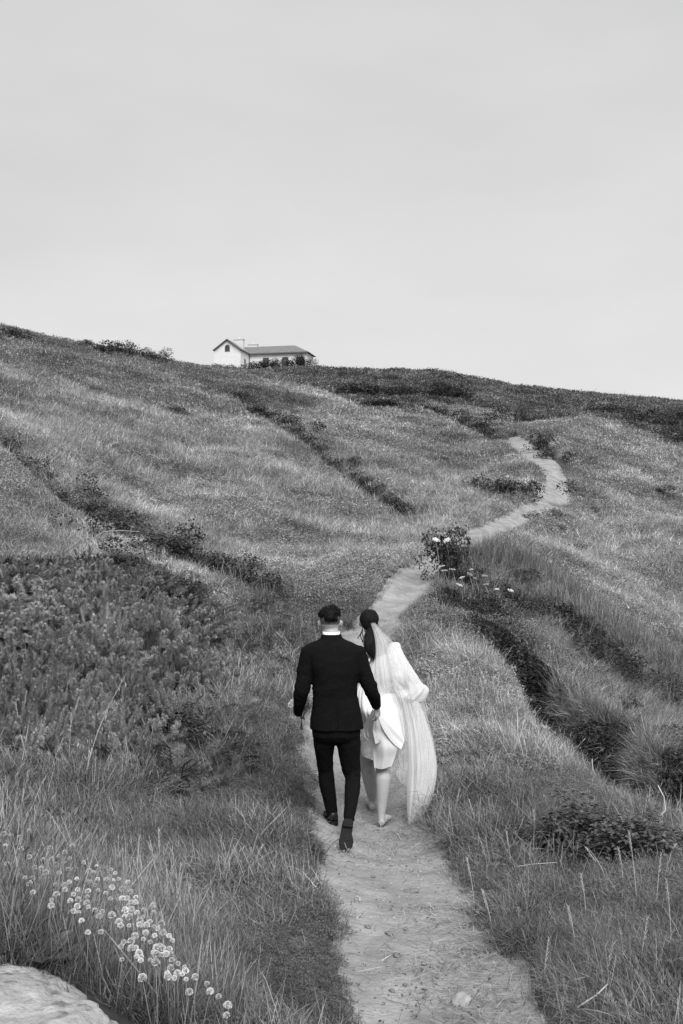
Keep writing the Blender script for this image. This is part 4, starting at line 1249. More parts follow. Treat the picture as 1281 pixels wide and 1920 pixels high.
rf = part('gable_roof', M_roof, lambda mb: (roof_slab(mb, (-ov, -.3, EH - ov * k), (WG / 2, -.3, EH + AP), (WG / 2, DG + 5.3, EH + AP), (-ov, DG + 5.3, EH - ov * k)),
                                          roof_slab(mb, (WG + ov, -.3, EH - ov * k), (WG / 2, -.3, EH + AP), (WG / 2, DG + 5.3, EH + AP), (WG + ov, DG + 5.3, EH - ov * k))))
part('gable_verge', M_trim, lambda mb: [mb.tube([(q0, -.36, EH - ov * k + .04), (WG / 2, -.36, EH + AP + .06)], .10, 4) for q0 in (-ov, WG + ov)], rf)
e0 = EH - .16; rz_ = EH + AP - .25; ym = (MY0 + MY1) / 2; x1 = WG + LW + .4; hx = WG + LW - 3.2
def longroof(mb):
    f0 = [(WG * .5, MY0 - .4, e0), (x1, MY0 - .4, e0), (hx, ym, rz_), (WG * .5, ym, rz_)]
    roof_slab(mb, *f0); roof_slab(mb, (WG * .5, MY1 + .4, e0), (x1, MY1 + .4, e0), (hx, ym, rz_), (WG * .5, ym, rz_))
    a, b, c = np.array([(x1, MY0 - .4, e0), (x1, MY1 + .4, e0), (hx, ym, rz_)], float); t = np.array([.1, 0, .12])
    mb.add([a, b, c, a + t, b + t, c + t], [(0, 1, 2), (5, 4, 3), (0, 3, 4, 1), (1, 4, 5, 2), (2, 5, 3, 0)])
lr = part('wing_roof', M_roof, longroof)
# courses of slate: thin raised strips on both front slopes
def courses(mb, A_, B_, C_, D_, n, t=.03):
    A_, B_, C_, D_ = [np.array(q, float) for q in (A_, B_, C_, D_)]; nm = np.cross(B_ - A_, D_ - A_); nm /= np.linalg.norm(nm); nm = nm if nm[2] > 0 else -nm
    for i in range(n):
        t0 = i / n; a = A_ + (D_ - A_) * t0; b = B_ + (C_ - B_) * t0; a2 = A_ + (D_ - A_) * (t0 + .5 / n); b2 = B_ + (C_ - B_) * (t0 + .5 / n)
        o_ = nm * .165; mb.add([a + o_, b + o_, b + o_ + nm * t, a + o_ + nm * t, a2 + o_, b2 + o_], [(0, 1, 2, 3), (3, 2, 5, 4)])
c_ = part('slate_courses', M_roof, lambda mb: courses(mb, (WG * .5, MY0 - .4, e0), (x1, MY0 - .4, e0), (hx, ym, rz_), (WG * .5, ym, rz_), 12), lr); c_['kind'] = 'stuff'
part('gutter', M_trim, lambda mb: mb.tube([(WG + .36, MY0 - .48, e0 - .02), (x1 + .05, MY0 - .48, e0 - .02)], .09, 6))
part('gable_gutter', M_trim, lambda mb: mb.tube([(WG + ov + .07, -.3, EH - ov * k), (WG + ov + .07, MY0 - .5, EH - ov * k)], .08, 6))
part('drain_pipe', M_trim, lambda mb: mb.tube([(WG + .12, MY0 - .12, EH - .4), (WG + .12, MY0 - .12, -1)], .07, 6))
def chimney(x_, y_, z_, w, d, h):
    c = part('chimney', M_chim, lambda mb: (mb.box((x_ - w / 2, y_ - d / 2, z_ - 1.6), (x_ + w / 2, y_ + d / 2, z_ + h)), mb.box((x_ - w / 2 - .1, y_ - d / 2 - .1, z_ + h + .003), (x_ + w / 2 + .1, y_ + d / 2 + .1, z_ + h + .2))))
    part('chimney_pot', M_chim, lambda mb: (mb.tube([(x_, y_, z_ + h + .2), (x_, y_, z_ + h + .65)], [.17, .13], 8), mb.tube([(x_, y_, z_ + h + .6), (x_, y_, z_ + h + 1.0)], [.03, .02], 5)), c)
chimney(WG / 2 + .9, 4.6, EH + AP - .4, 2.0, .9, 1.1)
chimney(WG / 2 + 2.6, ym + .2, rz_ - .2, 2.0, .8, .75)
def window(x_, y_, z0, w, h, nrm='front', arch=False):
    fr = part('window', M_frame, lambda mb: mb.box((x_, y_ - .06, z0), (x_ + w, y_ + .1, z0 + h)) if nrm == 'front' else mb.box((x_ - .1, y_, z0), (x_ + .06, y_ + w, z0 + h)))
    def panes(mb):
        for i in (0, 1):
            for j in (0, 1, 2):
                a0 = .08 + i * (w - .08) / 2; b0 = .08 + j * (h - .08) / 3; a1 = a0 + (w - .24) / 2; b1 = b0 + (h - .3) / 3
                if nrm == 'front': mb.box((x_ + a0, y_ - .075, z0 + b0), (x_ + a1, y_ - .05, z0 + b1))
                else: mb.box((x_ + .05, y_ + a0, z0 + b0), (x_ + .075, y_ + a1, z0 + b1))
    part('pane', M_pane, panes, fr)
    if nrm == 'front': part('sill', M_wall, lambda mb: mb.box((x_ - .1, y_ - .16, z0 - .12), (x_ + w + .1, y_ + .05, z0 - .003)), fr)
    return fr
for wx in (WG + 2.9, WG + 6.9, WG + 10.0):
    window(wx, MY0, 1.2, 1.25, 2.0)
def archw(mb, r, y_, x0=WG / 2 - .0, z0=EH - .35, hh=.85):
    an = np.linspace(0, math.pi, 12); o_ = [(x0 - r, z0)] + [(x0 - r * math.cos(a), z0 + hh + r * math.sin(a)) for a in an] + [(x0 + r, z0)]
    n = len(o_); mb.add([(a, y_, b) for a, b in o_] + [(a, y_ + .16, b) for a, b in o_], [tuple(range(n)), tuple(range(2 * n - 1, n - 1, -1))] + [(i, (i + 1) % n, (i + 1) % n + n, i + n) for i in range(n)])
fa = part('arched_window', M_frame, lambda mb: archw(mb, .52, -.06))
part('pane', M_pane, lambda mb: archw(mb, .42, -.08, z0=EH - .25, hh=.78), fa)
dr = part('door', M_frame, lambda mb: mb.box((WG - .05, 2.3, -.5), (WG + .06, 3.3, 2.6)))
part('door_pane', M_pane, lambda mb: mb.box((WG + .061, 2.5, .3), (WG + .08, 3.1, 2.4)), dr)
for i, (px, py, w, h) in enumerate([(412, 694, 3.0, 1.6), (432, 697, 3.2, 1.6), (450, 700, 3, 1.4), (470, 698, 3.4, 2.2), (487, 696, 3.4, 2.4), (505, 695, 3.6, 2.2), (522, 694, 4.0, 2.6), (540, 694, 4.2, 2.8), (556, 693, 4.4, 3.2), (572, 694, 4.0, 2.4), (584, 697, 3.0, 1.4), (596, 699, 3.0, 1.2)]):
    p = P(px, py, 186.0); b = link('shrub', S_far[i % 4]); b.location = Vector([float(v) for v in p - np.array([0, 0, .3])])
    tag(b, 'dark garden shrub growing in front of the white house, ' + nth(i, 12), 'shrub', 'shrubs in front of the white house'); rotz(b, RNG.uniform(0, 6.28), (w * .62, w * .62, h * .95))
# ------------------------------------------------------------------ the couple
M_suit = surf_mat('black_wool', .005, .009, 60, 4, rough=.95, bump=.25, bscale=600, spec=.04, bdist=.001)
M_shoe = surf_mat('black_leather', .006, .01, 20, rough=.45, spec=.4)
M_sole = surf_mat('shoe_sole', .007, .012, 30, rough=.8, spec=.2)
M_skin = surf_mat('skin', .32, .38, 18, 4, rough=.6, bump=.1, bscale=300, spec=.3, bdist=.0006)
M_hair = surf_mat('dark_hair', .005, .011, 40, 4, rough=.7, spec=.1, stretch=(1, 1, .25))
M_crop = surf_mat('cropped_hair', .20, .34, 90, 5, rough=.8)
def fade_mat(z0, z1):
    m = surf_mat('stubble_fade', .05, .12, 90, 5, rough=.8); nt = m.node_tree; N, L = nt.nodes, nt.links
    out = [n for n in N if n.type == 'OUTPUT_MATERIAL'][0]; bs = [n for n in N if n.type == 'BSDF_PRINCIPLED'][0]
    tc = N.new('ShaderNodeTexCoord'); sp = N.new('ShaderNodeSeparateXYZ'); L.new(tc.outputs['Object'], sp.inputs[0])
    mr = N.new('ShaderNodeMapRange'); mr.inputs['From Min'].default_value = z0; mr.inputs['From Max'].default_value = z1; mr.inputs['To Max'].default_value = .95; L.new(sp.outputs['Z'], mr.inputs[0])
    tr = N.new('ShaderNodeBsdfTransparent'); mx = N.new('ShaderNodeMixShader'); L.new(mr.outputs[0], mx.inputs[0]); L.new(tr.outputs[0], mx.inputs[1]); L.new(bs.outputs[0], mx.inputs[2]); L.new(mx.outputs[0], out.inputs['Surface'])
    return m
M_shirt = surf_mat('white_shirt', .74, .80, 30, bump=.1, bscale=400, bdist=.0006)
M_satin = surf_mat('white_satin', .66, .72, 3, 3, rough=.5, spec=.35, bump=.12, bscale=9, bdist=.01)


def tulle(name, alpha):
    m, nt, N, L, out = mat_new(name)
    d = N.new('ShaderNodeBsdfDiffuse'); d.inputs['Color'].default_value = grey(.92)
    t = N.new('ShaderNodeBsdfTranslucent'); t.inputs['Color'].default_value = grey(.92)
    tr = N.new('ShaderNodeBsdfTransparent')
    a = N.new('ShaderNodeMixShader'); a.inputs[0].default_value = .5
    L.new(d.outputs[0], a.inputs[1]); L.new(t.outputs[0], a.inputs[2])
    b = N.new('ShaderNodeMixShader')
    tc = N.new('ShaderNodeTexCoord'); no = N.new('ShaderNodeTexNoise'); no.inputs['Scale'].default_value = 14; no.inputs['Detail'].default_value = 3
    mp = N.new('ShaderNodeMapping'); mp.inputs['Scale'].default_value = (3, 3, .35)
    L.new(tc.outputs['Object'], mp.inputs[0]); L.new(mp.outputs[0], no.inputs['Vector'])
    mr = N.new('ShaderNodeMapRange'); mr.inputs['From Min'].default_value = .3; mr.inputs['From Max'].default_value = .7
    mr.inputs['To Min'].default_value = max(0, alpha - .08); mr.inputs['To Max'].default_value = min(1, alpha + .08)
    L.new(no.outputs['Fac'], mr.inputs[0]); L.new(mr.outputs[0], b.inputs[0])
    L.new(tr.outputs[0], b.inputs[1]); L.new(a.outputs[0], b.inputs[2]); L.new(b.outputs[0], out.inputs['Surface'])
    return m


M_veil, M_train, M_cape = tulle('thin_tulle', .36), tulle('gathered_tulle', .62), tulle('doubled_tulle', .84)


def grow(mb, name, voxel, mat, parent, origin, smooth=6, warp=None):
    """melt overlapping closed shapes into one continuous skin"""
    me = mb.mesh(name + '_raw', None, False, origin)
    o = bpy.data.objects.new(name, me); COL.objects.link(o)
    r = o.modifiers.new('r', 'REMESH'); r.mode = 'VOXEL'; r.voxel_size = voxel; r.use_smooth_shade = True
    if smooth:
        s_ = o.modifiers.new('s', 'SMOOTH'); s_.iterations = smooth; s_.factor = .5
    dg = bpy.context.evaluated_depsgraph_get()
    new = bpy.data.meshes.new_from_object(o.evaluated_get(dg))
    o.modifiers.clear(); o.data = new; new.name = name
    bpy.data.meshes.remove(me)
    n = len(new.vertices); co = np.empty(n * 3, np.float32); new.vertices.foreach_get('co', co); co = co.reshape(-1, 3).astype(float)
    if warp is not None:
        no = np.empty(n * 3, np.float32); new.vertices.foreach_get('normal', no); no = no.reshape(-1, 3)
        co = co + no * warp(co + np.asarray(origin, float))[:, None]
        new.vertices.foreach_set('co', co.reshape(-1).astype(np.float32)); new.update()
    new.polygons.foreach_set('use_smooth', np.ones(len(new.polygons), bool))
    new.materials.clear(); new.materials.append(mat)
    if parent is not None: o.parent = parent
    return o


def unit(v): v = np.asarray(v, float); return v / (np.linalg.norm(v) + 1e-12)


def hand(mb, W_, d, n, s, curl, sc=1.0, thumb_in=.3):
    """palm, four fingers and a thumb: W_ wrist, d towards the fingers, n the way the palm faces, s the thumb side"""
    d, n, s = unit(d), unit(n), unit(s)
    mb.tube([W_ - d * .02, W_ + d * .03 * sc, W_ + d * .065 * sc, W_ + d * .092 * sc], [.024 * sc, .034 * sc, .040 * sc, .037 * sc], 12, flat=[.019 * sc, .016 * sc, .014 * sc, .012 * sc], axis=n)
    for k, (off, L_) in enumerate(((.028, .95), (.0095, 1.05), (-.0095, .98), (-.0275, .78))):
        p = W_ + d * (.086 - (.006 if k == 3 else 0)) * sc + s * off * sc; a = 0; pts_ = [p - d * .02 * sc, p]
        for L1, c in ((.044, curl), (.027, curl * 1.1), (.021, curl * .8)):
            a += c; p = p + (d * math.cos(a) + n * math.sin(a)) * L1 * L_ * sc; pts_.append(p)
        mb.tube(pts_, np.array([.0085, .0092, .0085, .0078, .006]) * sc, 8)
    p0 = W_ + d * .022 * sc + s * .024 * sc
    p1 = p0 + unit(d * .55 + s * .75 + n * thumb_in) * .042 * sc; p2 = p1 + unit(d * .85 + s * .25 + n * (.3 + thumb_in)) * .033 * sc; p3 = p2 + unit(d * .9 + n * (.5 + thumb_in)) * .024 * sc
    mb.tube([p0 - s * .012 * sc, p0, p1, p2, p3], np.array([.013, .0135, .0105, .0095, .007]) * sc, 8)


def head(mb, c, rx, ry, rz, ears=True, yaw=0.0):
    """skull, jaw, nose, brow, lips and ears, facing away from the camera (+Y)"""
    R = np.array(Euler((0, 0, yaw)).to_matrix())
    def q(x, y, z): return c + R @ np.array([x, y, z])
    mb.ball(c, (rx, ry, rz), 20, rot=R)
    mb.ball(q(0, .035, -.060), (rx * .80, ry * .66, rz * .72), 16, rot=R)          # jaw
    mb.ball(q(0, .062, -.108), (.026, .022, .020), 10)                              # chin
    mb.tube([q(0, .088, -.005), q(0, .108, -.040), q(0, .098, -.052)], [.009, .014, .012], 8)   # nose
    mb.tube([q(-.035, .082, .012), q(0, .092, .010), q(.035, .082, .012)], [.008, .009, .008], 6)  # brow
    mb.tube([q(-.020, .088, -.077), q(0, .096, -.075), q(.020, .088, -.077)], [.004, .008, .004], 6)
    mb.tube([q(-.018, .086, -.086), q(0, .093, -.087), q(.018, .086, -.086)], [.004, .008, .004], 6)
    for sx in (-1, 1):
        mb.ball(q(sx * .032, .080, -.012), (.012, .010, .009), 8)                    # eyes
        if ears:
            mb.tube([q(sx * (rx - .002), .006, -.052), q(sx * (rx + .010), -.010, -.040), q(sx * (rx + .015), -.016, -.016), q(sx * (rx + .008), -.006, -.004), q(sx * (rx - .002), .008, -.012)], [.007, .009, .009, .007, .006], 7)
            mb.ball(q(sx * (rx + .004), -.004, -.028), (.008, .013, .022), 8)


def shoe(sh, so, heel, toe, upv, L_=.29):
    """upper into sh, sole and heel block into so"""
    l = unit(toe - heel); u_ = unit(upv - l * np.dot(upv, l)); w = np.cross(l, u_)
    def ring(t, half, z0, z1, n=16, sq=.75):
        an = np.linspace(0, 2 * math.pi, n, endpoint=False); c, s_ = np.cos(an), np.sin(an)
        c = np.sign(c) * np.abs(c) ** sq; s_ = np.sign(s_) * np.abs(s_) ** sq
        return heel + l * t * L_ + np.outer(c, w) * half + np.outer((z0 + z1) / 2 + s_ * (z1 - z0) / 2, u_)
    sh.rings([ring(.0, .020, .03, .085), ring(.06, .033, .02, .095), ring(.18, .036, .02, .105), ring(.32, .037, .02, .10), ring(.48, .042, .018, .075), ring(.66, .048, .016, .058), ring(.82, .045, .016, .046), ring(.94, .030, .016, .036), ring(1.0, .012, .017, .026)])
    so.rings([ring(-.01, .026, .004, .022), ring(.08, .036, .003, .022), ring(.25, .036, .004, .022), ring(.42, .036, .006, .02), ring(.66, .051, .002, .018), ring(.84, .047, .002, .018), ring(.96, .030, .003, .018), ring(1.015, .012, .004, .018)])
    so.rings([ring(-.012, .025, -.018, .005, 14), ring(.06, .036, -.018, .005, 14), ring(.22, .036, -.018, .005, 14), ring(.25, .034, -.016, .005, 14)])


def wrinkle(seed, amp, fx, fz):
    def f(co):
        a = fbm(co[:, 0] * fx + co[:, 1] * fx * .7, co[:, 2] * fz, seed, 3)
        return amp * a
    return f


# ---- groom
GY_ = 7.55
g_base = P(640, 1568, 7.55); g_base[2] = gz(g_base[0], 7.6)
groom = empty('person', g_base, 'man in a black suit walking away up the path, holding up the white dress', 'person', 'couple walking up the path')
O = g_base
J = {k: Z(*v) for k, v in dict(
    pelvis=(463, 900, 7.56), waist=(458, 740, 7.55), chest=(446, 520, 7.56), neck0=(436, 385, 7.58), neck1=(428, 285, 7.62),
    shL=(288, 425, 7.55), elL=(236, 672, 7.53), wrL=(212, 818, 7.68), shR=(606, 420, 7.55), elR=(690, 672, 7.56), wrR=(733, 800, 7.68),
    hipL=(395, 905, 7.56), knL=(402, 1235, 7.68), anL=(448, 1600, 7.72), hipR=(540, 905, 7.56), knR=(566, 1250, 7.60), anR=(547, 1560, 7.29)).items()}
hc = Z(424, 222, 7.64)
LEG_L = [(384, 950, 7.555), (384, 1040, 7.58), (389, 1130, 7.63), (393, 1215, 7.68), (404, 1310, 7.69), (417, 1400, 7.70), (435, 1500, 7.71), (446, 1588, 7.72)]
LEG_R = [(545, 950, 7.555), (546, 1040, 7.57), (553, 1130, 7.59), (560, 1215, 7.60), (575, 1275, 7.585), (572, 1350, 7.52), (562, 1450, 7.41), (549, 1560, 7.29)]
mb = MB()
head(mb, hc, .076, .095, .104)
mb.tube([Z(428, 262, 7.63), J['neck1'], J['neck0'], Z(442, 430, 7.57)], [.056, .057, .064, .08], 16)
mb.tube([Z(444, 405, 7.57), J['chest'], J['waist'], J['pelvis'], Z(465, 960, 7.56)], [.10, .135, .12, .13, .10], 18, flat=[.06, .085, .075, .085, .07])
for S in 'LR':
    mb.tube([J['sh' + S] + [0, 0, -.02], J['el' + S], J['wr' + S]], [.042, .036, .026], 12)
for pth in (LEG_L, LEG_R):
    mb.tube([Z(*q) for q in pth], [.06, .06, .05, .045, .042, .036, .03, .025], 12)
mb.tube([Z(*LEG_L[-1]), J['anL'] + [-.01, .02, -.02], J['anL'] + [-.02, .12, -.05]], [.025, .025, .02], 10)
mb.tube([Z(*LEG_R[-1]), Z(545, 1600, 7.27), Z(536, 1690, 7.21)], [.025, .024, .016], 10)
hand(mb, J['wrR'], (.15, .35, -1), (-.75, .5, .1), (.3, 1, .2), .55)
hand(mb, J['wrL'], (.15, 1, .0), (.9, -.1, .1), (0, .1, 1), .9)
grow(mb, 'body', .0055, M_skin, groom, O, 3)

# jacket
def ell(zx, zy, Y, hw, hd, n=28, sq=.85, back=0):
    k_ = Y / F / 3.5556; c = Z(zx, zy, Y); an = np.linspace(0, 2 * math.pi, n, endpoint=False)
    cx, sy = np.cos(an), np.sin(an); cx = np.sign(cx) * np.abs(cx) ** sq; sy = np.sign(sy) * np.abs(sy) ** sq
    return np.stack([c[0] + cx * hw * k_, np.full(n, c[1]) + sy * hd, np.full(n, c[2])], 1)
mb = MB()
mb.rings([ell(436, 326, 7.59, 62, .066), ell(436, 345, 7.585, 74, .076), ell(438, 365, 7.575, 118, .085), ell(441, 388, 7.565, 172, .095), ell(444, 420, 7.56, 190, .11), ell(449, 480, 7.555, 176, .128), ell(455, 560, 7.55, 160, .135),
          ell(457, 640, 7.55, 150, .130), ell(457, 725, 7.55, 150, .122), ell(461, 800, 7.55, 161, .130), ell(466, 880, 7.555, 174, .142), ell(470, 942, 7.555, 181, .148)])
for S, pth, rr in (('L', [(292, 428, 7.55), (268, 520, 7.55), (250, 610, 7.54), (234, 690, 7.535), (222, 760, 7.58), (210, 848, 7.66)], [.068, .066, .062, .058, .053, .036]),
                   ('R', [(600, 424, 7.55), (632, 520, 7.55), (660, 600, 7.555), (693, 680, 7.565), (716, 740, 7.61), (735, 800, 7.68)], [.070, .066, .062, .056, .049, .037])):
    mb.tube([Z(*q) for q in pth], rr, 16)
    mb.ball(Z(pth[0][0] + (-4 if S == 'L' else 4), 420, 7.55), (.058, .062, .038), 14)
vent = Z(470, 942, 7.40)
def jwarp(co):
    a = .0075 * fbm(co[:, 0] * 9 + co[:, 2] * 5, co[:, 2] * 14 - co[:, 0] * 8, 5, 3)
    el = np.minimum(np.linalg.norm(co - J['elL'], axis=1), np.linalg.norm(co - J['elR'], axis=1))
    a += .012 * np.exp(-(el / .12) ** 2) * fbm(co[:, 0] * 14 + co[:, 2] * 6, co[:, 2] * 34 + co[:, 0] * 12, 33, 2)
    # centre back seam and the vent at the hem
    bk = co[:, 1] < 7.5
    vz = sstep(Z(0, 790, 7.4)[2], Z(0, 940, 7.4)[2], co[:, 2])
    a -= np.where(bk, (.0012 + .010 * vz) * np.exp(-((co[:, 0] - vent[0] + .004) / .006) ** 2), 0)
    return a
jk = grow(mb, 'jacket', .0075, M_suit, groom, O, 5, jwarp)
mb = MB()   # jacket collar standing round the neck
mb.rings([ell(434, 348, 7.59, 76, .078), ell(432, 322, 7.597, 66, .073), ell(431, 314, 7.60, 62, .070), ell(431, 316, 7.60, 55, .062), ell(433, 340, 7.59, 58, .064)], False)
mb.build('jacket_collar', M_suit, groom, True, O)
mb = MB()
mb.rings([ell(432, 335, 7.60, 60, .066), ell(431, 308, 7.605, 58, .065), ell(431, 298, 7.61, 56.5, .063), ell(431, 298, 7.61, 53, .060), ell(432, 320, 7.60, 53, .060)], False)
mb.build('shirt_collar', M_shirt, groom, True, O)
# trousers
mb = MB()
mb.rings([ell(462, 860, 7.555, 140, .115), ell(464, 930, 7.555, 163, .13), ell(465, 985, 7.555, 163, .125), ell(465, 1022, 7.56, 150, .10)])
mb.tube([Z(*q) for q in LEG_L], [.087, .083, .069, .060, .060, .055, .047, .041], 18)
mb.tube([Z(*q) for q in LEG_R], [.096, .095, .083, .074, .064, .059, .052, .040], 18)
def twarp(co):
    a = .008 * fbm(co[:, 0] * 7, co[:, 2] * 12 + co[:, 0] * 10, 15, 3)
    kn = np.linalg.norm(co - Z(580, 1280, 7.56), axis=1)
    a += .008 * np.exp(-(kn / .09) ** 2) * 1.5 * fbm(co[:, 0] * 12, co[:, 2] * 34 - co[:, 0] * 14, 34, 2)
    an = np.minimum(np.linalg.norm(co - J['anL'], axis=1), np.linalg.norm(co - J['anR'], axis=1))
    return a + .012 * np.exp(-(an / .10) ** 2) * fbm(co[:, 0] * 10, co[:, 2] * 40 + co[:, 0] * 14, 35, 2)
grow(mb, 'trousers', .0075, M_suit, groom, O, 5, twarp)
# shoes
yy_ = np.linspace(6.7, 7.5, 200); zz_ = np.array([path_z(float(Z(527, 1775, q)[0]), float(q)) for q in yy_])
YT = float(yy_[np.argmin(np.abs(zz_ - np.array([Z(527, 1772, q)[2] for q in yy_])))])
for nm, heel, toe, up_ in (('left', Z(446, 1655, 7.66), Z(420, 1640, 7.94), (0, 0, 1)), ('right', Z(543, 1566, YT + .10), Z(527, 1768, YT), (0, -.9, .35))):
    sh, so = MB(), MB()
    if nm == 'left':
        g_ = path_z(heel[0], 7.75); heel = np.array([heel[0], 7.66, g_ + .022]); toe = np.array([heel[0] - .045, 7.93, g_ + .016])
        shoe(sh, so, heel, toe, np.array([0, 0, 1.0]))
    else:
        # heel raised behind: the sole faces the camera
        heel = heel + [0, 0, .012]; toe = toe + [0, -.02, .028]
        shoe(sh, so, heel, toe, np.array([.02, .85, .45]), float(np.linalg.norm(toe - heel)) + .012)
    b = sh.build('shoe', M_shoe, groom, True, O); so.build('sole', M_sole, b, False, O)
mb = MB(); mb.tube([Z(549, 1535, 7.305), Z(546, 1590, 7.27), Z(543, 1640, 7.245)], [.034, .034, .030], 12); mb.build('sock', M_suit, groom, True, O)
mb = MB(); mb.tube([Z(444, 1560, 7.718), Z(448, 1625, 7.725)], [.036, .036], 12)
mb.build('sock', M_suit, groom, True, O)
# hair: a textured crop on top, shaved sides
mb = MB()
mb.ball(Z(421, 181, 7.635), (.0865, .098, .061), 24); mb.ball(Z(426, 207, 7.578), (.060, .058, .042), 18); mb.ball(Z(436, 142, 7.62), (.038, .04, .022), 12); mb.ball(Z(398, 148, 7.64), (.034, .04, .020), 12)
hr = grow(mb, 'hair', .006, M_hair, groom, O, 3, lambda co: .014 * fbm(co[:, 0] * 30, co[:, 2] * 26 + co[:, 1] * 26, 3, 3) - .004)
mf = MB(); mf.ball(Z(424, 216, 7.64), (.0790, .0985, .090), 30); mf.build('shaved_sides', fade_mat(Z(0, 285, 7.6)[2] - O[2], Z(0, 225, 7.6)[2] - O[2]), groom, True, O)
me = hr.data; nv = len(me.vertices); cc = np.empty(nv * 3, np.float32); me.vertices.foreach_get('co', cc); cc = cc.reshape(-1, 3); nn_ = np.empty(nv * 3, np.float32); me.vertices.foreach_get('normal', nn_); nn_ = nn_.reshape(-1, 3)
ii = RNG.choice(nv, min(nv, 3200), replace=False); up_ok = nn_[ii][:, 2] > -.75; ii = ii[up_ok]
dirs = nn_[ii] + RNG.normal(0, .5, (len(ii), 3)) + np.array([0, .25, -.15]); dirs /= np.linalg.norm(dirs, axis=1)[:, None]
ww = np.cross(dirs, RNG.normal(size=dirs.shape)); ww = ww / np.linalg.norm(ww, axis=1)[:, None] * .0026
ln_ = RNG.uniform(.005, .017, (len(ii), 1)); b0 = cc[ii] - nn_[ii] * .004
V = np.stack([b0 - ww, b0 + ww, b0 + dirs * ln_ + ww * .2, b0 + dirs * ln_ - ww * .2], 1)
st = link('hair_strands', quads_mesh('hair_strands', V, 4, M_hair), None, hr); st['kind'] = 'stuff'
# bouquet held in front on the left
bq = Z(234, 785, 7.80)
bouquet = empty('bouquet', bq - np.array([0, 0, .12]), 'white flower bouquet held in the left hand of the man, mostly hidden by his sleeve', 'bouquet')
for k in range(24):
    d = unit(RNG.normal(size=3)); d[2] = d[2] * .8 if d[2] > -.3 else -d[2] * .6; c = np.array([0, 0, .115]) + d * np.array([.082, .045, .066]); polys = []
    for q in range(44):
        v = unit(RNG.normal(size=3)); t = unit(np.cross(v, RNG.normal(size=3))); w = np.cross(v, t); s_ = .013; p_ = c + v * .022
        polys.append(np.array([p_ - v * .008, p_ + t * s_, p_ + v * .007 + w * .004, p_ + w * s_]))
    link('flower', quads_mesh('flower', np.array(polys), 4, M_umbel), None, bouquet)
lf = [one_leaf(np.array([0, .02, .045]) + RNG.normal(0, .028, 3), .05, .5, .9, RNG) for _ in range(8)]
o = link('foliage', quads_mesh('foliage', np.array(lf), 4, M_dock), None, bouquet)
mb = MB(); [mb.tube([[RNG.normal(0, .008), RNG.normal(0, .008), -.08], [0, 0, 0], [RNG.normal(0, .03), RNG.normal(0, .03), .1]], [.003, .003, .002], 5) for _ in range(9)]
mb.build('stems', M_stalk, bouquet)

# ---- bride
b_base = P(706, 1528, 8.2); b_base[2] = gz(b_base[0], 8.2)
bride = empty('person', b_base, 'barefoot woman in a white dress and long veil walking beside the man in black', 'person', 'couple walking up the path')
O = b_base
mb = MB()
bh = Z(686, 228, 8.30)
head(mb, bh, .068, .086, .098, True, -.15)
mb.tube([Z(690, 270, 8.28), Z(702, 345, 8.25), Z(722, 420, 8.22), Z(740, 470, 8.2)], [.045, .044, .055, .08], 14)
mb.tube([Z(752, 440, 8.2), Z(760, 560, 8.2), Z(762, 700, 8.2), Z(755, 860, 8.2), Z(745, 950, 8.2)], [.12, .135, .112, .155, .14], 18, flat=[.06, .095, .08, .11, .10])
mb.tube([Z(676, 468, 8.2), Z(655, 640, 8.24), Z(700, 690, 8.44)], [.042, .036, .024], 12)
mb.tube([Z(840, 430, 8.2), Z(970, 640, 8.16), Z(900, 700, 8.36)], [.043, .037, .024], 12)
hand(mb, Z(700, 690, 8.44), (.3, .8, -.2), (.2, .3, -.9), (1, -.2, 0), .6, .88)
hand(mb, Z(900, 700, 8.36), (-.6, .7, 0), (-.2, .3, -.9), (-.7, -.6, .2), .7, .88)
for hip, kn, cf, an, hl in (((700, 960, 8.22), (668, 1150, 8.34), (683, 1260, 8.42), (704, 1415, 8.56), None), ((785, 960, 8.2), (775, 1190, 8.2), (777, 1290, 8.12), (766, 1505, 8.08), None)):
    mb.tube(polyline([Z(*hip), Z(*kn), Z(*cf), (Z(*cf) * .42 + Z(*an) * .58), Z(*an)], 5), np.interp(np.linspace(0, 4, 21), range(5), [.085, .060, .062, .048, .034]), 16)
    a_ = Z(*an); gA = gz(a_[0], a_[1])
    gA = max(path_z(a_[0], a_[1]), -9)
    hz = gA + .03
    mb.tube([a_, [a_[0], a_[1] - .012, hz + .03]], [.033, .030], 12)
    toe = -.015 if hip[0] < 740 else .075
    ft = [[a_[0] - .005, a_[1] - .045, hz + .004], [a_[0], a_[1] - .01, hz + .012], [a_[0] + toe * .4, a_[1] + .07, hz + .014], [a_[0] + toe * .8, a_[1] + .14, hz - .002], [a_[0] + toe, a_[1] + .185, hz - .010]]
    mb.tube(ft, [.024, .032, .034, .040, .028], 12, flat=[.024, .034, .034, .022, .013], axis=(0, 0, 1))
    for q in range(5):
        o_ = (-.030 + q * .0145); mb.tube([np.array(ft[3]) + [o_, 0, -.008], np.array(ft[4]) + [o_ * .95, .022 - abs(o_) * .3, -.008]], [.009, .008], 8)
grow(mb, 'body', .006, M_skin, bride, O, 11)
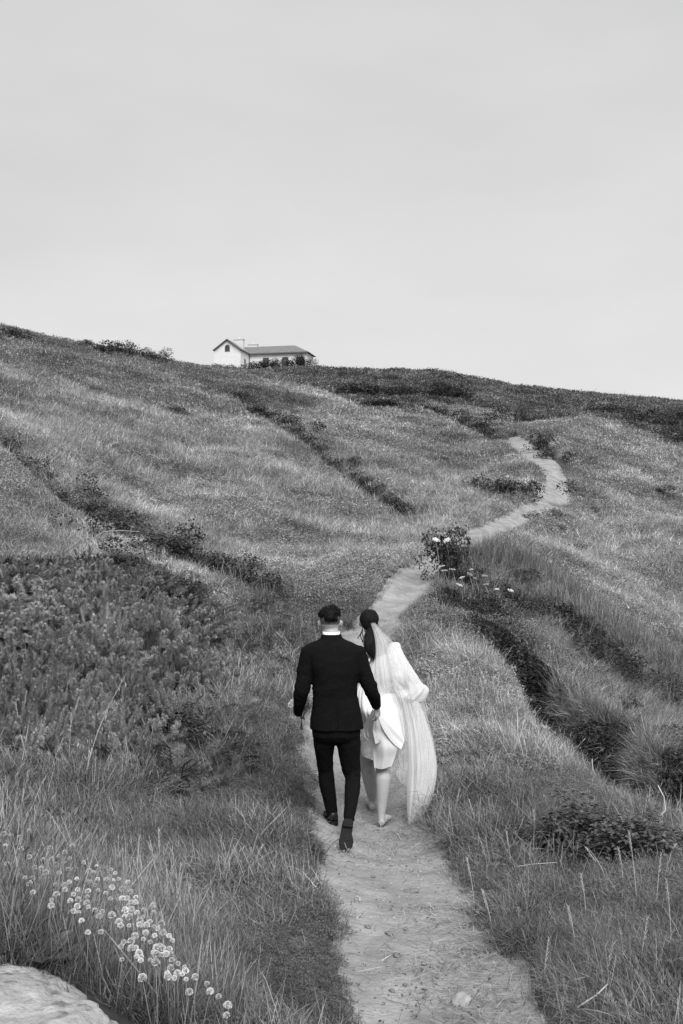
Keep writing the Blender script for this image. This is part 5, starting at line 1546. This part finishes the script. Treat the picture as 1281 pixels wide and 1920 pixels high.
# hair
mb = MB()
mb.ball(Z(685, 216, 8.28), (.082, .092, .086), 20); mb.ball(Z(682, 245, 8.245), (.066, .05, .055), 16)
mb.tube([Z(697, 280, 8.235), Z(690, 330, 8.185), Z(688, 385, 8.15), Z(698, 430, 8.13), Z(712, 474, 8.12)], [.030, .050, .052, .042, .014], 14, flat=[.03, .036, .036, .03, .012])
hb_ = grow(mb, 'hair', .006, M_hair, bride, O, 3, lambda co: .006 * fbm(co[:, 0] * 60, co[:, 2] * 16 + co[:, 1] * 12, 23, 3))
mb = MB()
for q in ([(640, 270, 8.30), (634, 300, 8.29), (626, 325, 8.28), (632, 345, 8.27), (640, 366, 8.27)], [(640, 285, 8.3), (638, 310, 8.29), (644, 340, 8.28), (640, 372, 8.27)], [(634, 300, 8.3), (618, 328, 8.29), (606, 345, 8.29)]):
    mb.tube(polyline([Z(*k_) for k_ in q], 5), .0035, 6)
mb.build('loose_lock', M_hair, hb_, True, O)


def tube_cloth(name, rows, mat, amp, nf, seed, n=90, sub=6, Y=8.2, hd=.12, close=False, parent=bride, rag=0.0, crump=0.0):
    """a closed cloth tube; rows: (zx left, zy left, zx right, zy right[, depth, half depth])"""
    R = np.array([list(r) + [Y, hd][len(r) - 4:] if len(r) < 6 else list(r) for r in rows], float); R = polyline(R, sub)
    an = np.linspace(0, 2 * math.pi, n, endpoint=False); g = np.random.default_rng(seed); ph = g.uniform(0, 6.28, 4); rings = []
    for i, r in enumerate(R):
        t = i / (len(R) - 1)
        fold = 1 + amp * (.25 + .75 * t) * (np.sin(nf * an + ph[0] + 1.3 * t) * .6 + .4 * np.sin((nf * 1.7) // 1 * an + ph[1] - 2 * t) + .25 * np.sin((nf * 2.6) // 1 * an + ph[2]))
        fold = fold + crump * fbm(np.cos(an) * 1.6 + t * 5 + seed, np.sin(an) * 1.6 - t * 4, seed, 3)
        c = (np.cos(an) + 1) / 2
        zx = (r[0] + r[2]) / 2 + np.cos(an) * (r[2] - r[0]) / 2 * (1 + (fold - 1) * .25); zy = r[1] * (1 - c) + r[3] * c
        zy = zy + rag * max(0, t - .6) / .4 * (22 * np.sin(3 * an + ph[3]) + 12 * np.sin(7 * an + ph[0]) + 8 * np.sin(17 * an + ph[1]))
        yy = r[4] - np.sin(an) * r[5] * fold
        rings.append(np.stack([(500 + zx / 3.5556 - 640.5) / F * yy, yy, (960 - 1100 - zy / 3.5556) / F * yy], 1))
    mb = MB(); mb.rings(rings, close)
    return mb.build(name, mat, parent, True, O)


def sheet(name, rows, mat, amp, nf, seed, m=70, sub=8, parent=bride, ruffle=0):
    """an open hanging cloth; rows of (zx, zy, Y) from one side to the other"""
    rr = []
    for r in rows:
        q = polyline([list(k_) for k_ in r], 12) if len(r) > 2 else np.array(r, float)
        s_ = np.linspace(0, 1, len(q)); t = np.linspace(0, 1, m); rr.append(np.stack([np.interp(t, s_, q[:, k_]) for k_ in range(3)], 1))
    rr = np.array(rr); L_ = polyline(rr.reshape(len(rr), -1), sub).reshape(-1, m, 3); g = np.random.default_rng(seed); ph = g.uniform(0, 6.28, 4); s_ = np.linspace(0, 1, m); out = []
    for i, r in enumerate(L_):
        t = i / (len(L_) - 1); a = amp * (.3 + .7 * t)
        w = np.sin(2 * math.pi * nf * s_ + ph[0] + 2.0 * t) * .6 + .45 * np.sin(2 * math.pi * nf * 1.83 * s_ + ph[1] - 1.5 * t) + .25 * np.sin(2 * math.pi * nf * 3.1 * s_ + ph[2])
        yy = r[:, 2] + a * w; zx = r[:, 0] + ruffle * 40 * np.sin(14 * t + ph[3]) * (1 - s_) * .3; zy = r[:, 1]
        out.append(np.stack([(500 + zx / 3.5556 - 640.5) / F * yy, yy, (960 - 1100 - zy / 3.5556) / F * yy], 1))
    mb = MB(); mb.rings(out, False, closed=False)
    return mb.build(name, mat, parent, True, O)


dress = tube_cloth('dress', [(690, 478, 842, 440, 8.2, .07), (672, 520, 868, 500, 8.2, .10), (660, 600, 880, 590, 8.2, .115), (650, 690, 888, 690, 8.2, .11), (640, 780, 905, 780, 8.2, .135), (636, 880, 922, 880, 8.2, .155),
                             (634, 970, 926, 980, 8.2, .16), (632, 1040, 918, 1060, 8.2, .155), (632, 1090, 884, 1120, 8.2, .145), (634, 1118, 848, 1172, 8.2, .13), (636, 1128, 830, 1204, 8.2, .12)], M_satin, .09, 7, 3, n=120, crump=.12)
mb = MB()
for q in ([(674, 515, 8.11), (690, 478, 8.13), (706, 462, 8.18)],):
    mb.tube([Z(*k_) for k_ in q], .009, 8)
mb.build('shoulder_strap', M_satin, dress, True, O)
sheet('dress_train', [[(706, 818, 7.83), (714, 822, 7.825), (722, 828, 7.82), (730, 833, 7.82), (738, 838, 7.83)], [(690, 850, 7.88), (706, 858, 7.85), (722, 868, 7.84), (738, 876, 7.86), (752, 885, 7.90)],
                      [(664, 895, 7.94), (690, 903, 7.90), (715, 912, 7.87), (742, 918, 7.90), (768, 925, 7.96)], [(640, 948, 7.99), (674, 954, 7.95), (708, 960, 7.91), (750, 965, 7.95), (790, 970, 8.0)],
                      [(640, 990, 8.0), (680, 1000, 7.97), (716, 998, 7.93), (756, 1016, 7.97), (796, 1012, 8.02)], [(668, 1024, 8.0), (694, 1018, 7.99), (726, 1046, 7.95), (760, 1040, 7.99), (792, 1072, 8.03)]], M_satin, .012, 2.2, 8, parent=dress, sub=14)
# fabric gathered from her left hip to his hand
sheet('dress_side', [[(668, 590, 8.16), (690, 590, 8.12), (712, 590, 8.10)], [(618, 660, 8.14), (670, 668, 8.06), (730, 676, 8.06)], [(600, 740, 8.08), (660, 750, 8.0), (740, 760, 8.03)],
                     [(606, 830, 8.02), (662, 836, 7.92), (742, 840, 8.0)], [(622, 905, 8.04), (680, 905, 7.98), (760, 905, 8.03)], [(632, 960, 8.06), (690, 965, 8.02), (770, 970, 8.04)]], M_satin, .012, 2.2, 9, parent=dress)
# the swag: cloth falling from his hand in a deep U and rising to her right hip
sheet('dress_swag', [[(733, 846, 7.86), (738, 800, 7.96), (742, 740, 8.06)], [(752, 895, 7.91), (775, 830, 7.99), (775, 725, 8.072)], [(776, 948, 7.95), (812, 860, 8.01), (805, 715, 8.078)], [(808, 1000, 7.985), (850, 900, 8.02), (835, 712, 8.082)],
                     [(850, 1050, 8.01), (890, 940, 8.045), (865, 715, 8.092)], [(898, 1086, 8.04), (922, 985, 8.08), (892, 730, 8.125)]], M_satin, .007, 1.6, 12, parent=dress, sub=14)
sheet('dress_underfold', [[(740, 880, 7.94), (760, 920, 7.97), (780, 950, 7.99)], [(720, 990, 7.98), (775, 1010, 7.99), (812, 1008, 8.01)], [(706, 1060, 8.03), (780, 1080, 8.0), (868, 1070, 8.03)], [(712, 1140, 8.06), (780, 1150, 8.03), (858, 1128, 8.05)], [(718, 1206, 8.07), (770, 1216, 8.05), (834, 1196, 8.06)]],
      M_satin, .006, 1.2, 13, parent=dress)
# veil: thin from the comb, doubled over her right arm, then falling to the ground
veil = sheet('veil', [[(694, 246, 8.15), (708, 240, 8.13), (726, 242, 8.15)], [(712, 300, 8.11), (745, 290, 8.09), (778, 306, 8.14)], [(728, 390, 8.08), (780, 360, 8.06), (842, 366, 8.12)], [(732, 480, 8.06), (800, 450, 8.04), (890, 420, 8.10)],
                      [(728, 570, 8.05), (820, 545, 8.02), (950, 510, 8.08)], [(734, 640, 8.05), (830, 620, 8.01), (1000, 590, 8.06)], [(752, 690, 8.05), (840, 665, 8.02), (1040, 640, 8.08)]], M_veil, .014, 3.2, 15, m=110)
sheet('veil_under', [[(700, 250, 8.17), (712, 246, 8.16), (724, 248, 8.17)], [(722, 330, 8.12), (750, 320, 8.11), (775, 326, 8.13)], [(726, 430, 8.10), (765, 420, 8.08), (815, 410, 8.10)], [(722, 540, 8.08), (770, 530, 8.05), (840, 520, 8.08)], [(742, 640, 8.07), (790, 620, 8.04), (860, 600, 8.06)]], M_veil, .012, 2.3, 16, parent=veil)
tube_cloth('veil_cape', [(836, 372, 872, 370, 8.17, .03), (820, 384, 888, 380, 8.17, .06), (806, 430, 906, 426, 8.16, .08), (798, 500, 945, 500, 8.15, .10), (800, 570, 990, 570, 8.14, .11), (822, 640, 1030, 632, 8.14, .12),
                         (850, 700, 1076, 680, 8.14, .12), (880, 745, 1070, 728, 8.14, .11), (916, 768, 1052, 762, 8.14, .085), (950, 770, 1012, 772, 8.14, .05)], M_cape, .12, 4, 17, n=140, parent=veil, close=True, crump=.55)
tube_cloth('veil_tail', [(905, 745, 1012, 742, 8.12, .06), (914, 800, 1030, 800, 8.11, .065), (930, 880, 1060, 880, 8.10, .07), (942, 970, 1088, 970, 8.08, .075), (946, 1080, 1116, 1080, 8.06, .08), (946, 1200, 1132, 1200, 8.04, .085),
                         (944, 1320, 1122, 1320, 8.03, .085), (940, 1430, 1094, 1425, 8.02, .08), (938, 1510, 1058, 1492, 8.01, .06), (942, 1578, 1006, 1556, 8.0, .045)], M_train, .22, 9, 18, n=170, parent=veil, rag=1.0, crump=.25)
sheet('veil_ruffle', [[(884, 760, 8.13), (930, 760, 8.10)], [(905, 860, 8.12), (952, 860, 8.10)], [(918, 980, 8.11), (960, 980, 8.10)], [(890, 1090, 8.10), (958, 1090, 8.09)], [(868, 1150, 8.09), (955, 1160, 8.08)], [(886, 1200, 8.08), (950, 1220, 8.06)], [(876, 1245, 8.07), (948, 1270, 8.05)], [(900, 1310, 8.06), (946, 1320, 8.05)], [(934, 1350, 8.06), (945, 1355, 8.05)]],
      M_veil, .018, 2.2, 19, parent=veil, ruffle=1)
sheet('veil_side_fold', [[(800, 640, 8.04), (850, 640, 8.02), (900, 660, 8.04)], [(850, 740, 8.04), (890, 735, 8.02), (930, 740, 8.05)], [(880, 830, 8.05), (910, 830, 8.02), (945, 830, 8.06)], [(905, 930, 8.06), (925, 930, 8.04), (950, 930, 8.08)], [(915, 1030, 8.08), (932, 1030, 8.06), (950, 1030, 8.08)]], M_veil, .012, 2.0, 20, parent=veil)

sheet('veil_hem', [[(1000, 770, 8.08), (1030, 775, 8.05), (1052, 765, 8.1)], [(1010, 900, 8.04), (1050, 900, 8.0), (1078, 890, 8.06)], [(1020, 1080, 8.0), (1080, 1080, 7.97), (1122, 1070, 8.04)], [(1000, 1240, 7.98), (1080, 1250, 7.95), (1136, 1230, 8.02)],
                   [(960, 1400, 7.98), (1050, 1410, 7.95), (1112, 1380, 8.0)], [(950, 1520, 7.97), (1010, 1540, 7.95), (1076, 1480, 7.99)], [(944, 1590, 7.97), (985, 1576, 7.96), (1040, 1540, 7.98)]], M_veil, .016, 3.4, 21, parent=veil)
mb = MB()   # strands over the ponytail and crown
for k in range(46):
    u_ = RNG.uniform(-1, 1); w = 44 * u_
    mb.tube(polyline([Z(690 + w * .5, 288, 8.19 + .03 * abs(u_)), Z(690 + w * .95, 335, 8.148 + .035 * u_ * u_), Z(689 + w, 388, 8.112 + .035 * u_ * u_), Z(699 + w * .75, 436, 8.102 + .03 * u_ * u_), Z(712 + w * .25 + RNG.normal(0, 6), 478 + RNG.normal(0, 14), 8.105)], 3), [.0012] * 5 + [.0022] * 5 + [.0012] * 3, 4)
o = mb.build('hair_strands', M_hair, hb_, True, O); o['kind'] = 'stuff'
